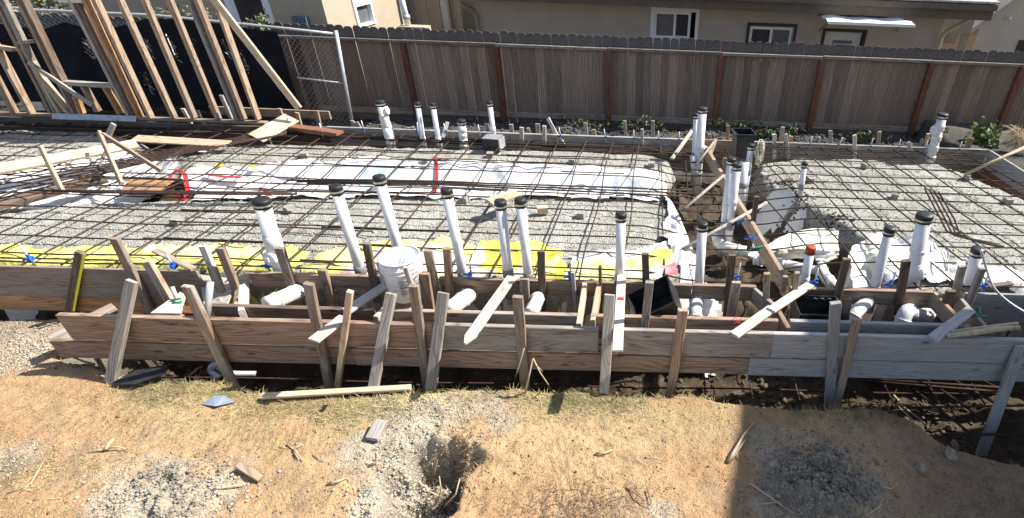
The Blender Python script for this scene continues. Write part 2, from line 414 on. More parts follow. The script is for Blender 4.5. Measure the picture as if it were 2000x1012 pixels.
PAD4 = W([(1485, 318), (1560, 308), (1830, 318), (1890, 345), (2000, 388)]) + [(4.72, 4.2), (4.6, 3.70), (2.25, 3.70)] + W([(1690, 500), (1690, 470), (1610, 420), (1540, 385), (1480, 350)])
HOLE = G(832, 938, -.47); HOLE2 = G(800, 1005, -.47)
RUB = [(G(330, 955, -.47), .42, .24, .05), (G(1600, 935, -.45), .34, .26, .07), (G(860, 790, -.47), .30, .13, .03)]
TREAD = [(*G(px, py, -.47)[:2], rx, ry, an) for px, py, rx, ry, an in [(520, 850, .5, .16, .3), (960, 815, .35, .13, .9), (1130, 900, .22, .3, .5), (250, 830, .4, .12, .2), (1260, 860, .3, .2, 1.1)]]
def wob(x, y, s, a=.06): return a * fbm(x * 2.3, y * 2.3, 4, s)
def gfield(x, y):
    """height, pad weight, front weight"""
    cy = np.interp(x, CREST[:, 0], CREST[:, 1], left=3.6, right=2.3)
    cy = np.where(x < -4.53, np.minimum(3.0 + (-4.53 - x) * 1.6, 3.43), cy) + wob(x * 2, y * 0, 5, .05) - .045
    front = sstep(.09, -.005, y - cy)
    nearc = sstep(-.35, 0, y - cy)
    und = .045 * fbm(x * .9, y * .9, 4, 1) + .018 * fbm(x * 5, y * 5, 4, 2) + .010 * fbm(x * 22, y * 22, 3, 3)
    zf = -.475 + und * (1 - .6 * nearc) - .16 * sstep(1.6, 2.6, x) * sstep(1.5, 2.5, y) - .05 * sstep(2.4, 1.2, y)
    zf = zf + .011 * np.clip(fbm(x * 34, y * 34, 3, 15) - .12, 0, 1) * (1 + fbm(x * 2, y * 2, 2, 16))
    for tx, ty, rx, ry, an in TREAD:
        d = ((x - tx) / rx) ** 2 + ((y - ty) / ry) ** 2 + .9 * fbm(x * 4, y * 4, 3, 17)
        u, v = x * math.cos(an) + y * math.sin(an), -x * math.sin(an) + y * math.cos(an)
        zf = zf + .003 * np.sin(u * 140 + 2.2 * np.sign(np.sin(v * 42))) * sstep(1.1, .5, d)
    for c, rx, ry, h in RUB:
        d = ((x - c.x) / rx) ** 2 + ((y - c.y) / ry) ** 2
        zf = zf + h * np.exp(-d * 1.3) * (1 + 1.6 * fbm(x * 16, y * 16, 4, 9))
    d = np.sqrt(((x - HOLE.x) / .30) ** 2 + ((y - HOLE.y) / .30) ** 2) + .5 * fbm(x * 5, y * 5, 3, 11)
    d2 = np.sqrt(((x - HOLE2.x) / .2) ** 2 + ((y - HOLE2.y) / .42) ** 2) + .5 * fbm(x * 5, y * 5, 3, 12)
    hole = np.maximum(sstep(1.1, .45, d), sstep(1.1, .45, d2)); zf = zf + .05 * fbm(x * 13, y * 13, 5, 14) * sstep(1.9, 1.0, np.minimum(d, d2))
    zf = zf - .32 * hole * (1 + .5 * fbm(x * 12, y * 12, 3, 13))
    zt = -1.22 + .10 * fbm(x * 3, y * 3, 4, 20) + .03 * fbm(x * 14, y * 14, 3, 21)
    zt = zt + .55 * sstep(3.62, 4.1, y) + .12 * sstep(5.2, 6.8, y) * sstep(.5, .2, x)
    zt = zt + .30 * sstep(4.3, 4.8, y) * sstep(6.7, 6.4, y) * sstep(.45, .15, x)
    left = sstep(-4.2, -4.6, x) * sstep(3.75, 3.4, y)
    zt = zt * (1 - left) + left * (-.50 + .06 * fbm(x * 4, y * 4, 4, 23) - .03 * sstep(3.2, 3.5, y))
    pad = np.zeros(np.shape(x))
    for k, p in enumerate((PAD1, PAD2, PAD3, PAD4)):
        sd = poly_sd(p, x, y) + wob(x, y, 30 + k, .07)
        pad = np.maximum(pad, sstep(-.30 + .20 * sstep(4.1, 3.9, y), .05 - .04 * sstep(4.1, 3.9, y), sd))
    zp = -.135 + .022 * fbm(x * 2.2, y * 2.2, 4, 40) + .014 * fbm(x * 11, y * 11, 3, 41) + .007 * fbm(x * 34, y * 34, 2, 42)
    zi = zt * (1 - pad) + zp * pad
    back = sstep(7.12, 7.3, y)
    zb = -.62 + .04 * fbm(x * 3, y * 3, 4, 50) + (.12 + .14 * fbm(x * 1.6, y * 2.5, 3, 51)) * sstep(7.7, 8.5, y) * sstep(9.4, 9.0, y) * sstep(-5.2, -4.4, x)
    zb = zb - .7 * sstep(9.6, 11, y)
    zi = zi * (1 - back) + zb * back
    out = sstep(4.95, 5.15, x) * sstep(2.9, 3.3, y)
    zi = zi * (1 - out) + out * (np.where(y > 9.6, zb, -.25 + .08 * fbm(x * 2, y * 2, 4, 53)))
    z = zi * (1 - front) + zf * front
    return z, pad * (1 - front) * (1 - back), front, hole, back, cy
def gz(x, y): return float(gfield(np.array([x]), np.array([y]))[0][0])

def build_ground():
    xs = np.concatenate([[-70, -40, -25, -16, -12], np.arange(-10.2, -4.4, .03), np.arange(-4.4, 3.1, .0125), np.arange(3.1, 5.4, .03), np.arange(5.5, 8, .2), [9, 12, 18, 30, 50, 80]])
    ys = np.concatenate([[-60, -30, -12, -5, -1, .4, 1.0, 1.3], np.arange(1.45, 3.0, .0105), np.arange(3.0, 7.4, .024), np.arange(7.4, 9.8, .06), [10.5, 12, 15, 20, 30, 50, 90]])
    X, Y = np.meshgrid(xs, ys); nx, ny = len(xs), len(ys)
    z, pad, front, hole, back, cy = gfield(X, Y)
    n1, n2 = fbm(X * 1.3, Y * 1.3, 4, 60), fbm(X * 6, Y * 6, 4, 61)
    def c3(*c): return np.array(c)[None, None, :]
    def mix(a, b, f): return a + (b - a) * f[..., None]
    dirt = mix(c3(.45, .275, .145), c3(.60, .405, .225), np.clip(.5 + n1 * 1.1, 0, 1))
    # trodden footprints and tyre tracks leave duller soil
    dirt = mix(dirt, c3(.36, .255, .16), np.clip(n2 * 2.0 - .15, 0, .6))
    # thin turf along the crest and a few tufts
    cr = sstep(.65, .05, cy - Y) * sstep(-3.9, -3.2, X) * sstep(1.2, .4, X)
    turf = np.clip(cr * (.75 + 2.0 * fbm(X * 3, Y * 6, 3, 63)), 0, 1) * .75
    dirt = mix(dirt, c3(.44, .345, .185), turf)
    # pale spilled gravel dust
    def blob(px, py, rx, ry, s, z0=-.47):
        c = G(px, py, z0); d = np.sqrt(((X - c.x) / rx) ** 2 + ((Y - c.y) / ry) ** 2) + .9 * fbm(X * 4.5, Y * 4.5, 4, s)
        return sstep(1.15, .5, d)
    gr = np.zeros(X.shape)
    for a in [(330, 955, .50, .24, 70), (235, 990, .3, .16, 79), (860, 795, .55, .27, 71), (740, 865, .42, .2, 72), (30, 665, .55, .30, 73), (0, 700, .45, .18, 78), (10, 900, .22, .14, 74), (820, 930, .34, .36, 75), (1590, 935, .5, .36, 76), (1290, 990, .12, .05, 77)]:
        gr = np.maximum(gr, blob(*a))
    gr = np.maximum(gr, sstep(-4.35, -4.8, X) * sstep(2.7, 2.95, Y))
    colf = mix(dirt, c3(.51, .455, .355), gr * (.72 + .5 * n1))
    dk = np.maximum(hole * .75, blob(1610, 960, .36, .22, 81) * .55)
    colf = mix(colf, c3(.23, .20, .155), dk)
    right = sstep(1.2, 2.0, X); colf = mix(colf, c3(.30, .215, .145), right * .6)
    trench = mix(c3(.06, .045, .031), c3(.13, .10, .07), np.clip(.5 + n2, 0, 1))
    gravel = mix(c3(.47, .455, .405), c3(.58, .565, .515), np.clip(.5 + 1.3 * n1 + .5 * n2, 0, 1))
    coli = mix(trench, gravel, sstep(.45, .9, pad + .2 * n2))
    backc = mix(c3(.09, .09, .092), c3(.17, .15, .12), np.clip(.4 + 1.3 * n1, 0, 1))
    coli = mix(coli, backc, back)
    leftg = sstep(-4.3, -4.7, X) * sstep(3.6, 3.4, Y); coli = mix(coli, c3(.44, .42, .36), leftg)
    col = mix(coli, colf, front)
    grav = np.clip(sstep(.5, .9, pad) * .9 + back * .6 + gr * front * .4 + leftg * .7, 0, 1)
    me = bpy.data.meshes.new('ground')
    co = np.stack([X, Y, z], -1).reshape(-1, 3)
    idx = np.arange(nx * ny).reshape(ny, nx)
    q = np.stack([idx[:-1, :-1], idx[:-1, 1:], idx[1:, 1:], idx[1:, :-1]], -1).reshape(-1, 4)
    me.vertices.add(len(co)); me.vertices.foreach_set('co', co.ravel().astype(np.float32))
    me.loops.add(q.size); me.loops.foreach_set('vertex_index', q.ravel().astype(np.int32))
    me.polygons.add(len(q)); me.polygons.foreach_set('loop_start', np.arange(0, q.size, 4, dtype=np.int32))
    me.polygons.foreach_set('use_smooth', np.ones(len(q), bool))
    a = me.attributes.new('Col', 'FLOAT_COLOR', 'POINT')
    a.data.foreach_set('color', np.concatenate([col.reshape(-1, 3), np.ones((len(co), 1))], 1).ravel().astype(np.float32))
    g = me.attributes.new('Grav', 'FLOAT', 'POINT'); g.data.foreach_set('value', grav.ravel().astype(np.float32))
    me.update(calc_edges=True); me.validate(); me.materials.append(M_GROUND)
    tag(link('ground', me), kind='structure')
build_ground()

# ------------------------------------------------------------------ buildings
def cut_wall(g, x0, x1, z0, z1, yf, t, holes):
    """wall facing -Y with rectangular openings; holes: (xa, xb, za, zb)"""
    xs = sorted({x0, x1, *[h[0] for h in holes], *[h[1] for h in holes]}); zs = sorted({z0, z1, *[h[2] for h in holes], *[h[3] for h in holes]})
    for i in range(len(xs) - 1):
        for j in range(len(zs) - 1):
            cx, cz = (xs[i] + xs[i + 1]) / 2, (zs[j] + zs[j + 1]) / 2
            if any(h[0] < cx < h[1] and h[2] < cz < h[3] for h in holes): continue
            g.box((xs[i], yf, zs[j]), (xs[i + 1], yf + t, zs[j + 1]))
    return g
def frame_geo(xa, xb, za, zb, y0, y1, w):
    g = Geo()
    g.box((xa, y0, za), (xb, y1, za + w)); g.box((xa, y0, zb - w), (xb, y1, zb))
    g.box((xa, y0, za + w), (xa + w, y1, zb - w)); g.box((xb - w, y0, za + w), (xb, y1, zb - w)); return g

GB = -1.35   # neighbours' grade beyond the fence
HY = 12.2
def right_house():
    r = tag(empty('house', (2.5, HY, GB)), 'long taupe stucco house with dark eave behind the wooden fence', 'house')
    a = Q(932, 60, HY); b = Q(1836, 70, HY)
    ov = .62
    ez = Q(1300, 15, HY - ov - .03).z + .02; rz = Q(1850, 4, HY - ov - .1).z - ez
    w1a, w1b = Q(1277, 20, HY), Q(1357, 75, HY); w2a, w2b = Q(1465, 50, HY), Q(1545, 90, HY); da, db = Q(1610, 57, HY), Q(1685, 90, HY)
    z_low = GB
    H1 = (w1a.x, w1b.x, w1b.z - .05, w1a.z); H2 = (w2a.x, w2b.x, w2a.z - .75, w2a.z); H3 = (da.x, db.x, GB + .1, da.z)
    g = cut_wall(Geo(), a.x, b.x, z_low, ez + .02, HY, .2, [H1, H2, H3])
    g.box((a.x, HY + .2, z_low), (a.x + .2, HY + 6, ez + .02)); g.box((b.x - .2, HY + .2, z_low), (b.x, HY + 6, ez + .02))
    child('wall', g, M_STUCCO, r)
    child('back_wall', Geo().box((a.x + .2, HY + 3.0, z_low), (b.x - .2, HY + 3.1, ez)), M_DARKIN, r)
    # eave: soffit with boards, fascia, gutter and a low roof
    g = Geo()
    for k in range(6):
        y0 = HY - ov + .02 + k * (ov / 6); g.box((a.x - .3, y0, ez + .025 + .002 * (k % 2)), (b.x + .55, y0 + ov / 6 - .012, ez + .06))
    child('soffit', g, M_EAVE, r)
    child('fascia', Geo().box((a.x - .35, HY - ov - .03, ez - .02), (b.x + .6, HY - ov + .015, ez + rz - .01)), M_EAVE, r)
    g = Geo(); y0 = HY - ov - .13
    g.add([(a.x - .35, y0, ez + rz), (b.x + .6, y0, ez + rz), (b.x + .6, HY + 4, ez + rz + .9), (a.x - .35, HY + 4, ez + rz + .9),
           (a.x - .35, y0, ez + rz + .035), (b.x + .6, y0, ez + rz + .035), (b.x + .6, HY + 4, ez + rz + .935), (a.x - .35, HY + 4, ez + rz + .935)],
          [(0, 3, 2, 1), (4, 5, 6, 7), (0, 1, 5, 4), (1, 2, 6, 5), (2, 3, 7, 6), (3, 0, 4, 7)])
    rf = child('roof', g, M_ROOF, r)
    g = Geo().box((a.x - .35, HY - ov - .12, ez + rz - .13), (b.x + .6, HY - ov - .035, ez + rz - .02))
    child('gutter', g, M_EAVE, r)
    # windows
    def slider(h, trim, open_first, label):
        xa, xb, za, zb = h
        f = child('window', frame_geo(xa - .06, xb + .06, za - .05, zb + .06, HY - .03, HY + .06, .07 if open_first else .05), trim, r); f['label'] = label
        m = (xa + xb) / 2
        def sub(name, g, mat):
            off = f.matrix_world.translation + r.matrix_world.translation
            g.v = [(p[0] - r.location.x, p[1] - r.location.y, p[2] - r.location.z) for p in g.v]
            return g.build(name, mat, f)
        e = .012
        sub('sash', frame_geo(xa + e, m + .03, za + .025, zb - e, HY + .005, HY + .045, .055), M_TRIM)
        sub('sash', frame_geo(m - .03, xb - e - (.10 if open_first else 0), za + .025, zb - e - .002, HY + .055, HY + .09, .055), M_TRIM)
        sub('pane', Geo().box((xa + .06, HY + .02, za + .07), (m - .02, HY + .026, zb - .06)), M_GLASSM if open_first else M_GLASS)
        sub('pane', Geo().box((m + .02, HY + .07, za + .07), (xb - .06 - (.1 if open_first else 0), HY + .076, zb - .06)), M_GLASS if open_first else M_CLEAR)
        if not open_first:
            g = Geo()
            for k in range(7):
                x0 = m + .03 + k * (xb - m - .1) / 7; g.box((x0, HY + .11 + .01 * (k % 2), za + .03), (x0 + (xb - m - .1) / 7, HY + .12 + .01 * (k % 2), zb - .05))
            sub('curtain', g, M_CURT)
        sub('sill', Geo().box((xa - .08, HY - .06, za - .085), (xb + .08, HY + .02, za - .053)), trim)
    slider(H1, M_TRIM, True, 'white trimmed sliding window, half open')
    slider(H2, M_TRIMB, False, 'dark trimmed sliding window with pale curtain')
    # door
    d = child('door', Geo().box((da.x + .06, HY + .05, GB + .12), (db.x - .06, HY + .09, da.z - .05)), M_DOOR, r)
    child('door_frame', frame_geo(da.x - .02, db.x + .02, GB + .08, da.z + .02, HY - .02, HY + .10, .06), M_TRIMB, r)
    g = Geo().box((da.x + .26, HY + .035, da.z - 1.0), (db.x - .24, HY + .055, da.z - .22))
    g.v = [(p[0] - r.location.x, p[1] - r.location.y, p[2] - r.location.z) for p in g.v]; g.build('door_window', M_GLASSM, d)
    g = Geo()
    for k in range(9):
        z0 = da.z - .98 + k * .085; g.box((da.x + .27, HY + .028, z0), (db.x - .25, HY + .034, z0 + .012))
    g.v = [(p[0] - r.location.x, p[1] - r.location.y, p[2] - r.location.z) for p in g.v]; g.build('door_louvre', M_TRIM, d)
    # downpipe at the corner
    p = [Q(1893, 38, HY - .35), Q(1878, 46, HY - .2), Q(1848, 62, HY - .1), Q(1838, 75, HY - .07)]
    p.append(Vector((p[-1].x + .02, HY - .07, GB)))
    child('downpipe', Geo().tube(p, .045, 8), M_STUCCO3, r, True)
    return r
right_house()

def awning():
    aY = HY - 1.2
    a, b = Q(1617, 44, aY), Q(1789, 46, aY); ta, tb = Q(1612, 24, HY - .02), Q(1772, 30, HY - .02)
    z1, z0 = ta.z, (a.z + b.z) / 2
    r = tag(empty('awning', ((a.x + b.x) / 2, HY - .01, z0)), 'white ribbed metal awning above the white door of the taupe house', 'awning')
    n = 40; g = Geo(); v = []; f = []
    for i in range(7):
        t = i / 6; y = HY - .01 - (HY - .01 - aY) * t
        for k in range(n + 1):
            s = k / n; x = (a.x + .06 * (1 - t)) + (b.x - a.x - .12 * (1 - t)) * s
            sag = .035 * math.sin(s * 9.0) * (1 - t) + .02 * math.sin(s * 15)
            rib = .02 * (1 if i % 2 else -1)
            v.append((x, y, z1 + (z0 - z1) * t + sag * .7 + rib))
    for i in range(6):
        for k in range(n): f.append((i * (n + 1) + k, i * (n + 1) + k + 1, (i + 1) * (n + 1) + k + 1, (i + 1) * (n + 1) + k))
    child('canopy', g.add(v, f), M_AWN, r)
    child('valance', Geo().box((a.x, aY - .015, z0 - .05), (b.x, aY + .0, z0 + .0)), M_AWN, r)
    for px, qx_end in ((1600, a.x + .06), (1754, b.x - .3)):
        p = Q(px, 60, HY - .04); child('bracket', Geo().tube([Vector((p.x, HY - .01, p.z)), Vector((qx_end, aY + .06, z0 - .02))], .018, 6), M_SIDING, r)
awning()

LY = 11.3
def left_house():
    c = Q(640, 45, LY); c0 = Q(0, 10, LY)
    zt = 3.2
    r = tag(empty('house', (c.x - 3, LY, GB)), 'tan stucco house with sunlit side wall behind the chain link fence', 'house')
    wa, wb = Q(448, 0, LY), Q(531, 50, LY); wz0 = wb.z - .05
    va, vb = Q(57, 0, LY), Q(118, 20, LY)
    H1 = (wa.x, wb.x, wz0, wz0 + 1.5); H2 = (va.x, vb.x, vb.z, vb.z + 1.3)
    g = cut_wall(Geo(), c0.x - 4, c.x, GB, zt, LY, .2, [H1, H2])
    # side wall facing +X with a window and the far stretch
    Yb = 15.2
    def side(px, py):   # sight line met with the side wall plane
        q = _ray(px, py); t = c.x / q[0]; return Vector((c.x, t * q[1], EYE + t * q[2]))
    s0, s1 = side(690, 20), side(727, 20)
    sz = side(700, 30).z
    ys = [LY + .2, s0.y, s1.y, Yb]
    wlo, whi = side(710, 52).z, 2.9
    for i in range(3):
        if i == 1: g.box((c.x - .2, ys[1], GB), (c.x, ys[2], wlo)); g.box((c.x - .2, ys[1], whi), (c.x, ys[2], zt))
        else: g.box((c.x - .2, ys[i], GB), (c.x, ys[i + 1], zt))
    child('wall', g, M_STUCCO2, r)
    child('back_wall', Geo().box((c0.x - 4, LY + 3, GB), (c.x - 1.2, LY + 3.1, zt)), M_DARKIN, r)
    child('roof', Geo().box((c0.x - 4.5, LY - .5, zt), (c.x + .02, Yb, zt + .3)), M_EAVE, r)
    def win(h, label):
        xa, xb, za, zb = h
        f = child('window', frame_geo(xa - .09, xb + .09, za - .09, zb + .09, LY - .03, LY + .06, .1), M_TRIM, r); f['label'] = label
        def sub(nm, g, mat):
            g.v = [(p[0] - r.location.x, p[1] - r.location.y, p[2] - r.location.z) for p in g.v]; return g.build(nm, mat, f)
        m = za + (zb - za) * .38
        sub('sash', frame_geo(xa + .012, xb - .012, za + .012, m, LY + .01, LY + .05, .05), M_TRIM)
        sub('sash', frame_geo(xa + .012, xb - .012, m - .03, zb - .012, LY + .055, LY + .09, .05), M_TRIM)
        sub('pane', Geo().box((xa + .06, LY + .025, za + .06), (xb - .06, LY + .03, m - .05)), M_GLASS)
        sub('pane', Geo().box((xa + .06, LY + .07, m + .02), (xb - .06, LY + .075, zb - .06)), M_GLASSM)
    win(H1, 'white framed window above the black screen'); win(H2, 'bluish window half hidden by the studs')
    # side window
    g = Geo(); y0, y1 = s0.y, s1.y
    for (ya, yb, za, zb) in ((y0, y0 + .09, wlo, whi), (y1 - .09, y1, wlo, whi), (y0 + .09, y1 - .09, wlo + .42, wlo + .54), (y0 + .09, y1 - .09, wlo, wlo + .05)):
        g.box((c.x - .08, ya, za), (c.x + .035, yb, zb))
    f = child('window', g, M_TRIM, r)
    g = Geo().box((c.x - .06, y0 + .09, wlo + .05), (c.x - .055, y1 - .09, whi))
    g.v = [(p[0] - r.location.x, p[1] - r.location.y, p[2] - r.location.z) for p in g.v]; g.build('pane', M_GLASSM, f)
    va = Q(575, 31, LY); vb = Q(607, 47, LY)
    child('vent_box', Geo().box((va.x, LY - .12, vb.z), (vb.x, LY, va.z)), M_VENT, r)
    # white vent stack on its ledge beside the far end
    return c, Yb
lc, lYb = left_house()

def back_porch():
    Y = 15.4
    a, b = Q(792, 0, Y), Q(930, 55, Y)
    r = tag(empty('porch', ((a.x + b.x) / 2, Y, GB)), 'tan board siding porch with curtained window between the two houses', 'porch')
    x = a.x
    g = Geo(); k = 0
    xe = Q(895, 30, Y).x
    while x < xe:
        g.box((x, Y + .01 * (k % 2), GB), (x + .17, Y + .09, 2.6)); x += .176; k += 1
    child('wall', g, M_SIDING, r)
    wa, wb = Q(853, 2, Y - .03), Q(884, 55, Y - .03)
    f = child('window', frame_geo(wa.x, wb.x, wb.z - .3, wa.z + .3, Y - .05, Y - .005, .06), M_SIDING, r)
    g = Geo()
    for k in range(6):
        x0 = wa.x + .07 + k * (wb.x - wa.x - .14) / 6; g.box((x0, Y - .03 + .008 * (k % 2), wb.z - .3), (x0 + (wb.x - wa.x - .14) / 6, Y - .012 + .008 * (k % 2), wa.z + .3))
    g.v = [(p[0] - r.location.x, p[1] - r.location.y, p[2] - r.location.z) for p in g.v]; g.build('curtain', M_CURT, f)
    p0 = Q(896, 20, Y - .3); child('porch_post', Geo().box((p0.x - .05, Y - .35, GB), (p0.x + .07, Y - .22, 2.4)), M_SIDING, r)
    c0, c1 = Q(902, 18, Y + .8), Q(931, 60, Y + .8)
    child('side_wall', Geo().box((c0.x - .1, Y + .8, GB), (c1.x + .6, Y + 1.0, c0.z + .25)), M_STUCCO2, r)
    p = [Q(898, 7, HY - .3), Q(912, 14, HY - .25), Q(926, 20, HY - .15), Q(931, 30, HY - .07)]; p.append(Vector((p[-1].x, HY - .07, GB)))
    child('downpipe', Geo().tube(p, .04, 8), M_SIDING, r, True)
    # vent stack and ledge
    st = tag(empty('vent_stack', Q(797, 48, 11.0)), 'white vent pipe standing on a tan ledge just over the fence', 'vent pipe')
    q = Q(797, 48, 11.0)
    child('pipe', Geo().tube([q, q + Vector((-.03, 0, .38)), q + Vector((-.04, 0, 1.2))], [.055, .055, .05], 10), M_TRIM, st, True)
    child('collar', Geo().tube([q + Vector((0, 0, .10)), q + Vector((-.01, 0, .17))], .07, 10), M_GALV, st, True)
    l0, l1 = Q(782, 49, 11.0), Q(836, 54, 11.0)
    child('ledge', Geo().box((l0.x, 10.85, GB), (l1.x, 11.15, l0.z - .005)), M_STUCCO2, st)
back_porch()

def cream_house():
    Y = 13.6
    a = Q(1898, 98, Y); roofa, roofb = Q(1903, 42, Y), Q(1962, 0, Y)
    r = tag(empty('garage', (a.x + 2, Y, GB)), 'cream stucco gabled building beside the dark carport', 'garage')
    sl = (roofb.z - roofa.z) / (roofb.x - roofa.x)
    x1 = a.x + 8; xm = a.x + 4; zm = roofa.z + sl * 4
    v = []
    for y in (Y, Y + 5):
        v += [(a.x, y, GB), (x1, y, GB), (x1, y, roofa.z), (xm, y, zm), (a.x, y, roofa.z)]
    child('wall', Geo().add(v, [(0, 1, 2, 3, 4), (9, 8, 7, 6, 5), (0, 4, 9, 5), (1, 6, 7, 2)]), M_STUCCO3, r)
    g = Geo(); o = .22; e = .28
    for (xa, za, xb, zb) in ((a.x - e, roofa.z - e * sl, xm, zm), (x1 + e, roofa.z - e * sl, xm, zm)):
        vv = [(xa, Y - o, za + .01), (xb, Y - o, zb + .01), (xb, Y + 5.2, zb + .01), (xa, Y + 5.2, za + .01)]
        vv += [(p[0], p[1], p[2] + .12) for p in vv]
        g.add(vv, [(0, 1, 2, 3), (4, 7, 6, 5), (0, 4, 5, 1), (1, 5, 6, 2), (2, 6, 7, 3), (3, 7, 4, 0)])
    child('roof', g, M_STUCCO, r)
    q = Q(1968, 35, Y); child('wall_lamp', Geo().lathe([(.045, 0), (.045, .1), (.03, .13)], 10).xf(Matrix.Translation((q.x, Y, q.z)) @ Matrix.Rotation(math.pi / 2, 4, 'X')), M_TRIM, r)
    w = Q(1990, 80, Y); child('window', frame_geo(w.x, w.x + .8, w.z - .7, w.z + .02, Y - .03, Y + .02, .06), M_TRIMB, r)
    child('pane', Geo().box((w.x + .06, Y - .012, w.z - .64), (w.x + .74, Y - .006, w.z - .04)), M_GLASS, r)
    # carport
    cY = 12.9
    c = tag(empty('carport', (Q(1865, 60, cY).x, cY, GB)), 'dark open carport between the taupe house and the cream garage', 'carport')
    xa, xb = Q(1836, 60, cY).x + .02, Q(1897, 60, cY).x
    zt = Q(1870, 66, cY).z
    child('beam', Geo().box((xa, cY, zt), (xb, cY + .15, zt + .38)), M_SIDING, c)
    child('roof', Geo().box((xa, cY + .15, zt + .25), (xb, cY + 4, zt + .33)), M_EAVE, c)
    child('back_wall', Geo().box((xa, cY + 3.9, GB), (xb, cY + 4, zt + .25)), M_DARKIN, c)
    p = Q(1885, 80, cY).x; child('post', Geo().box((p - .07, cY + .02, GB), (p + .07, cY + .13, zt)), M_SIDING, c)
    q = Q(1846, 75, cY + .5); child('wall_cabinet', Geo().box((q.x - .2, cY + .5, q.z - .12), (q.x + .28, cY + .8, q.z + .12)), M_SIDING, c)
cream_house()

def shade_house():
    # next-door house beyond the frame on the sunny side; its roof edge shades the near corner of the dig
    h = 4.2; k = h / SUN.z
    x0, y0 = 1.45 + SUN.x * k, 3.22 + SUN.y * k
    r = tag(empty('house', (x0 + 3, y0 - 5, -.5)), 'two storey stucco house beside the dig that shades the near corner', 'house')
    child('wall', Geo().box((x0 + .45, y0 - 9, -.6), (x0 + 7, y0 - .4, h - .15)), M_STUCCO3, r)
    v = [(x0, y0, h), (x0 + 7.5, y0, h), (x0 + 7.5, y0 - 9.5, h), (x0 - .32, y0 - 1.35, h), (x0 - .36, y0 - 9.5, h)]
    top = [(p[0], p[1], h + .16) for p in v]
    child('roof', Geo().add(v + top, [(0, 1, 2, 4, 3), (5, 8, 9, 7, 6), (0, 3, 8, 5), (3, 4, 9, 8), (4, 2, 7, 9), (2, 1, 6, 7), (1, 0, 5, 6)]), M_EAVE, r)
    child('window', frame_geo(y0 - 4, y0 - 2.8, 1.2, 2.6, 0, .05, .08).xf(Matrix.Translation((x0 + .42, 0, 0)) @ Matrix(((0, 1, 0, 0), (1, 0, 0, 0), (0, 0, 1, 0), (0, 0, 0, 1)))), M_TRIM, r)
shade_house()

# ------------------------------------------------------------------ wooden fence
FY = 9.25
def wood_fence():
    r = tag(empty('wooden_fence', (0, FY, -.66)), 'long weathered brown dog ear picket fence with red brown posts across the back', 'fence')
    variants = []
    for k in range(6):
        g = Geo(); h = 1.655 + random.uniform(-.012, .012); w = .136; t = .016; c = .03
        pts = [(-w / 2, 0), (w / 2, 0), (w / 2, h - c), (w / 2 - c, h), (-w / 2 + c, h), (-w / 2, h - c)]
        v = [(x, -t / 2, z) for x, z in pts] + [(x, t / 2, z) for x, z in pts]
        n = 6; f = [tuple(range(n)), tuple(range(2 * n - 1, n - 1, -1))] + [((i + 1) % n, i, i + n, (i + 1) % n + n) for i in range(n)]
        variants.append(mesh('picket', v, f, M_PICKET))
    x = -10.6; k = 0
    while x < 8.6:
        o = link('picket', random.choice(variants), r)
        o.location = (x, random.uniform(-.004, .004), random.uniform(-.012, .012)); o.rotation_euler = (0, random.uniform(-.006, .006), random.uniform(-.03, .03))
        x += .1425 + random.uniform(-.002, .002); k += 1
    posts = [Q(px, 150, FY - .06).x for px in (800, 975, 1187, 1405, 1600, 1812, 1990)]
    d = (posts[5] - posts[0]) / 5
    xs = [posts[0] - 3 * d, posts[0] - 2 * d, posts[0] - d] + posts + [posts[-1] + d]
    ztop, zbot = Q(1000, 88, FY - .05).z, Q(986, 224, FY - .05).z
    for px in xs:
        o = link('post', mesh('post', *(lambda g: (g.v, g.f))(Geo().box((-.044, -.044, 0), (.044, .044, ztop + .66 - .03))), M_FPOST), r); o.location = (px, -.062, 0)
    for i in range(len(xs) - 1):
        a, b = xs[i], xs[i + 1]
        plank('rail', Vector((a + .004, FY - .05, ztop - .005 + random.uniform(-.006, .006))), Vector((b - .004, FY - .05, ztop - .005 + random.uniform(-.006, .006))), (0, -1, 0), .045, .085, M_RAIL, r)
        plank('kick_board', Vector((a + .05, FY - .032, zbot + random.uniform(-.01, .01))), Vector((b - .05, FY - .032, zbot + random.uniform(-.012, .012))), (0, -1, 0), .10, .036, M_STAKE, r)
        if random.random() < .8:
            plank('kick_board', Vector((a + .05, FY - .03, zbot - .12)), Vector((b - .05, FY - .03, zbot - .12)), (0, -1, 0), .12, .03, M_DARKW, r)
wood_fence()

